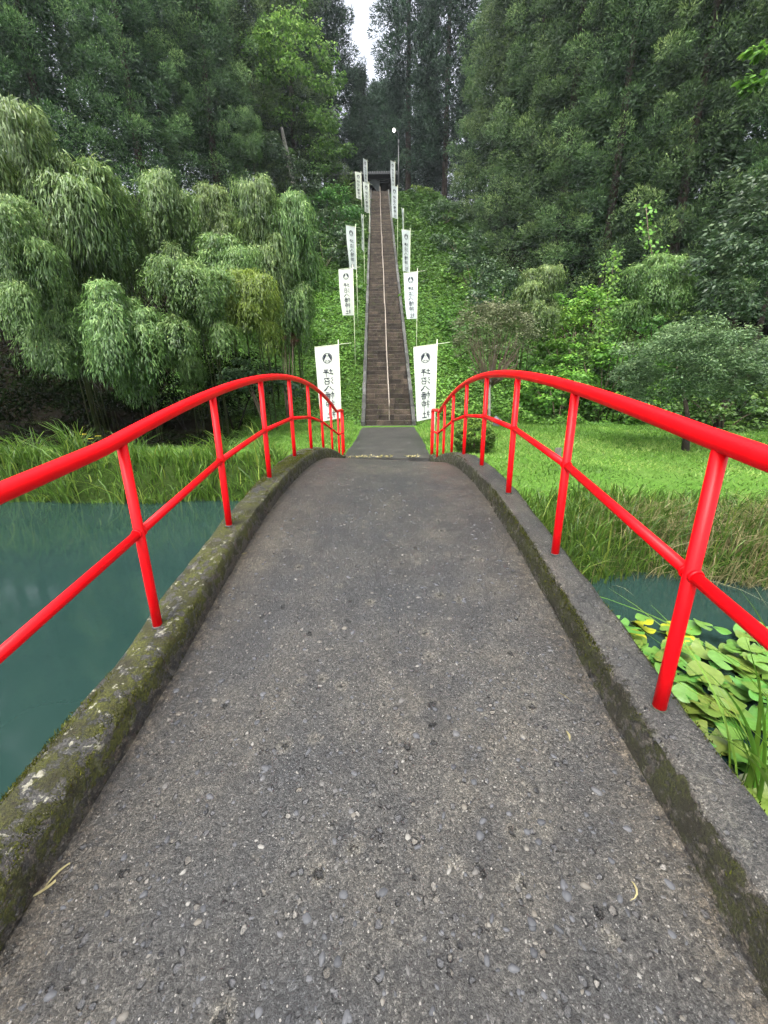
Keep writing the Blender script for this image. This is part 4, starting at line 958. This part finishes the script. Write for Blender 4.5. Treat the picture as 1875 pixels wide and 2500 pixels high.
def vine(label, pts, n, seed):
    g = np.random.default_rng(seed); P = [at(*p) for p in pts]; root = thing('climbing_vine', label, 'vine', P[-1])
    W = [p-P[-1] for p in P]
    MB().tube(W, .012, 6).build('stem', M['twig'], root, True, False)
    t = g.uniform(0, 1, n)*(len(W)-1.001); i0 = t.astype(int); fr = (t-i0)[:, None]; W_ = np.array([w_[:] for w_ in W])
    C = W_[i0]*(1-fr)+W_[i0+1]*fr+g.normal(0, .16, (n, 3))*np.array([1.3, 1, 1]); az = g.uniform(0, 6.283, n)
    put('leaves', leaf_mesh('leaves', C, np.stack([np.cos(az), np.sin(az), -.6+0*az], 1), np.stack([g.normal(0, .3, n), -1+g.normal(0, .3, n), .6+0*az], 1), g.uniform(.1, .2, n), g.uniform(.08, .16, n), M['vine'], np.clip(g.normal(.5, .25, n), 0, 1)), root, False)
vine('leafy vine climbing up the cedar edge on the right slope', [(1330, 540, 20), (1318, 620, 19.6), (1300, 690, 19.4), (1290, 760, 19.2)], 520, 1)
vine('thin vine hanging above the pale bamboo plume', [(1395, 440, 18), (1400, 500, 17.6), (1408, 545, 17.3), (1412, 640, 17.0), (1405, 760, 16.8)], 170, 2)
rk = at(1072, 884, 16.5)
v = IV*np.array([.32, .25, .24])*(1+.2*np.sin(IV[:, [0]]*5+1)+.15*np.sin(IV[:, [2]]*6))+np.array([rk.x, rk.y, float(ground_h(rk.x, rk.y))+.12])
setp(put('rock', mesh_np('rock', v, IF, M['rock'])), 'pale grey rock on the grass at the foot of the twiggy bush', 'rock')
sk = at(1205, 978, 9.7); szz = float(ground_h(sk.x, sk.y))
setp(MB().box((sk.x, sk.y, szz+.10), (.11, .10, .34), .3, .008).build('wooden_stake', M['stake']), 'short grey wooden stake in the right lawn', 'stake')

# ------------------------------------------------------------------ water plants in the foreground
def lily_pad(seed, mat):
    g = np.random.default_rng(seed); n = 22; V = [(0, 0, 0)]; F = []
    for k in range(n+1):
        a = .22+(2*math.pi-.44)*k/n; r1 = 1+.04*math.sin(3*a+seed)+.03*math.sin(5*a); cu = .10*math.sin(2*a+seed)+.06*math.sin(3*a)
        V.append((.55*r1*math.cos(a), .55*r1*math.sin(a), .03+.02*math.sin(4*a))); V.append((r1*math.cos(a), r1*math.sin(a), .05+cu))
    for k in range(n):
        F.append((0, 1+2*k, 3+2*k)); F.append((1+2*k, 2+2*k, 4+2*k, 3+2*k))
    me = mesh_np('leaf', V, F, M[mat], True)
    a = me.attributes.new('tint', 'FLOAT', 'FACE'); a.data.foreach_set('value', np.full(len(F), .5, dtype=np.float32)); return me
PADS = [lily_pad(i, 'lily') for i in range(4)]+[lily_pad(9, 'lily_yellow')]
g = np.random.default_rng(17)
for q, (cx_, cy_, rx_, ry_, nn, lab) in enumerate([(2.75, 3.20, .85, .55, 95, 'patch of water lily leaves with yellowing ones, farther from the viewer'), (2.6, 2.25, .85, .62, 105, 'dense patch of water lily leaves nearest to the viewer'), (4.1, 2.7, .85, .9, 90, 'patch of water lily leaves at the right edge')]):
    root = thing('water_lily', lab, 'water lily', (cx_, cy_, WATER), 'water lilies beside the bridge')
    for i in range(nn):
        a = g.uniform(0, 6.283); r = g.uniform(0, 1)**.5; px_, py_ = math.cos(a)*r*rx_, math.sin(a)*r*ry_
        yel = q == 0 and abs(px_-.15) < .3 and py_ > .1 and g.uniform() < .6
        o = put('leaf', PADS[4] if yel else PADS[g.integers(0, 4)], root, False, (px_, py_, .012+g.uniform(0, 1)**2*.16))
        s_ = g.uniform(.070, .130); o.scale = (s_, s_, s_*1.2); o.rotation_euler = (g.normal(0, .17), g.normal(0, .17), g.uniform(0, 6.28))
def iris(label, bx, by, nl, hmin, hmax, seed, spread=.5, wd=.028):
    g = np.random.default_rng(seed); root = thing('iris_plant', label, 'iris', (bx, by, WATER), 'iris plants at the bridge')
    for i in range(nl):
        az = g.uniform(0, 6.283); h = g.uniform(hmin, hmax); rc = abs(g.normal(.15, spread))*h; V = []; F = []; n = 9
        S = Vector((-math.sin(az+.6), math.cos(az+.6), 0)); b = Vector((g.normal(0, .07), g.normal(0, .07), -.05))
        for k in range(n+1):
            t = k/n; c = b+Vector((math.cos(az)*rc*t**1.9, math.sin(az)*rc*t**1.9, h*(t-.32*rc/h*t**3))); ww = wd*.5*(1-t**2.2)*min(1, .6+t*3)+.0008
            V += [c-S*ww, c+Vector((S.y, -S.x, 0))*ww*.35, c+S*ww]
        for k in range(n):
            F += [(3*k, 3*k+1, 3*k+4, 3*k+3), (3*k+1, 3*k+2, 3*k+5, 3*k+4)]
        me = mesh_np('leaf', V, F, M['iris'], True, tint=np.full(len(F), g.uniform(.1, 1))); put('leaf', me, root, False)
iris('iris plant with long green blades rising beside the right kerb', 2.35, 1.75, 28, .6, 1.5, 4, .75, .030)
iris('iris plant with arching blades at the right edge of the picture', 2.95, 2.15, 22, .6, 1.4, 5, .9, .028)
for i, (px, py, lab) in enumerate([(180, 938, 'yellow flower on the left bank, leftmost of the three'), (196, 948, 'yellow flower on the left bank, middle of the three'), (212, 942, 'yellow flower on the left bank, rightmost of the three')]):
    p = at(px, py, 10.0); gz = float(ground_h(p.x, p.y)); root = thing('yellow_flower', lab, 'flower', (p.x, p.y, gz), 'yellow flowers on the left bank')
    MB().tube([(0, 0, -.05), (.02, 0, (p.z-gz)*.6), (0, 0, p.z-gz)], .006, 5).build('stem', M['culm'], root, True, False)
    for k in range(6):
        a = k*1.047; V, F = leaf_arrays(np.array([[0, 0, p.z-gz]]), np.array([[math.cos(a), math.sin(a), .3]]), np.array([[0, 0, 1.]]), .085, .05, .3)
        put('petal', mesh_np('petal', V, F, M['flower']), root, False)

# ------------------------------------------------------------------ small litter
n = 260; x = rng.uniform(-1.0, 1.02, n); y = 9.78+rng.normal(0, .05, n); B = np.stack([x, y, .10+.048*(y-9)+.012+rng.uniform(0, .03, n)], 1)
az = rng.uniform(0, 6.283, n); k = wav(x*9, 2.0) > .12; B = B[k]; az = az[k]; m = len(B)
setp(put('straw_litter', leaf_mesh('straw_litter', B, np.stack([np.cos(az), np.sin(az), .55+0*az], 1), np.tile([0, -.6, 1.], (m, 1)), rng.uniform(.05, .12, m), rng.uniform(.015, .035, m), M['straw'])), 'pale straw and weeds in the joint between bridge and path', 'litter', kind='stuff')
def fallen(px, py, ln, wd, az, curl, lab, mat='straw'):
    d = _f+_r*((px*1.1302-937.5)/CF)+_u*((1250-py*1.1302)/CF); t = .5
    while t < 12 and CZ+t*d.z > deck_z(max(-1.2, min(1.2, CX+t*d.x)), t*d.y): t += .004
    p = Vector((CX+t*d.x, t*d.y, CZ+t*d.z+.004)); V = []; F = []
    for k in range(7):
        u = k/6; a = az+curl*(u-.5); c = Vector((math.cos(a)*ln*(u-.5), math.sin(a)*ln*(u-.5), .006*math.sin(u*3.14))); ww = wd*math.sin(max(.04, min(.97, u))*3.14)*.5
        V += [c+Vector((-math.sin(a), math.cos(a), .15))*ww, c-Vector((-math.sin(a), math.cos(a), .15))*ww]
    for k in range(6): F.append((2*k, 2*k+1, 2*k+3, 2*k+2))
    o = put('fallen_leaf', mesh_np('fallen_leaf', V, F, M[mat], True, tint=np.full(6, .8))); o.location = p
    setp(o, lab, 'leaf', 'fallen leaves on the bridge')
fallen(1228, 1590, .055, .010, 1.5, .3, 'small pale fallen leaf near the right kerb')
fallen(1374, 1925, .085, .006, 1.3, 1.3, 'curved pale straw near the lower right corner of the walkway')
fallen(1217, 1505, .11, .003, 2.2, .2, 'thin dry stalk lying across the walkway near the right kerb')
fallen(527, 1198, .07, .012, .7, .4, 'pale fallen leaf beside the left kerb')
fallen(105, 1920, .13, .010, .9, .7, 'dry pale root strand beside the left kerb near the viewer')
fallen(130, 1885, .12, .008, 1.1, -.5, 'second dry root strand beside the left kerb, a little farther up')

# ------------------------------------------------------------------ damp air over the hillside
HZ = MB().box((0, 55, 32), (260, 160, 72)); hz_o = HZ.build('haze', None)
hm = bpy.data.materials.new('damp_air'); hm.use_nodes = True; hm.node_tree.nodes.clear()
_o = hm.node_tree.nodes.new('ShaderNodeOutputMaterial'); _v = hm.node_tree.nodes.new('ShaderNodeVolumePrincipled')
_v.inputs['Density'].default_value = .0003; _v.inputs['Color'].default_value = (.86, .93, 1, 1); _v.inputs['Anisotropy'].default_value = .2
hm.node_tree.links.new(_v.outputs[0], _o.inputs['Volume']); hz_o.data.materials.append(hm); setp(hz_o, kind='stuff')
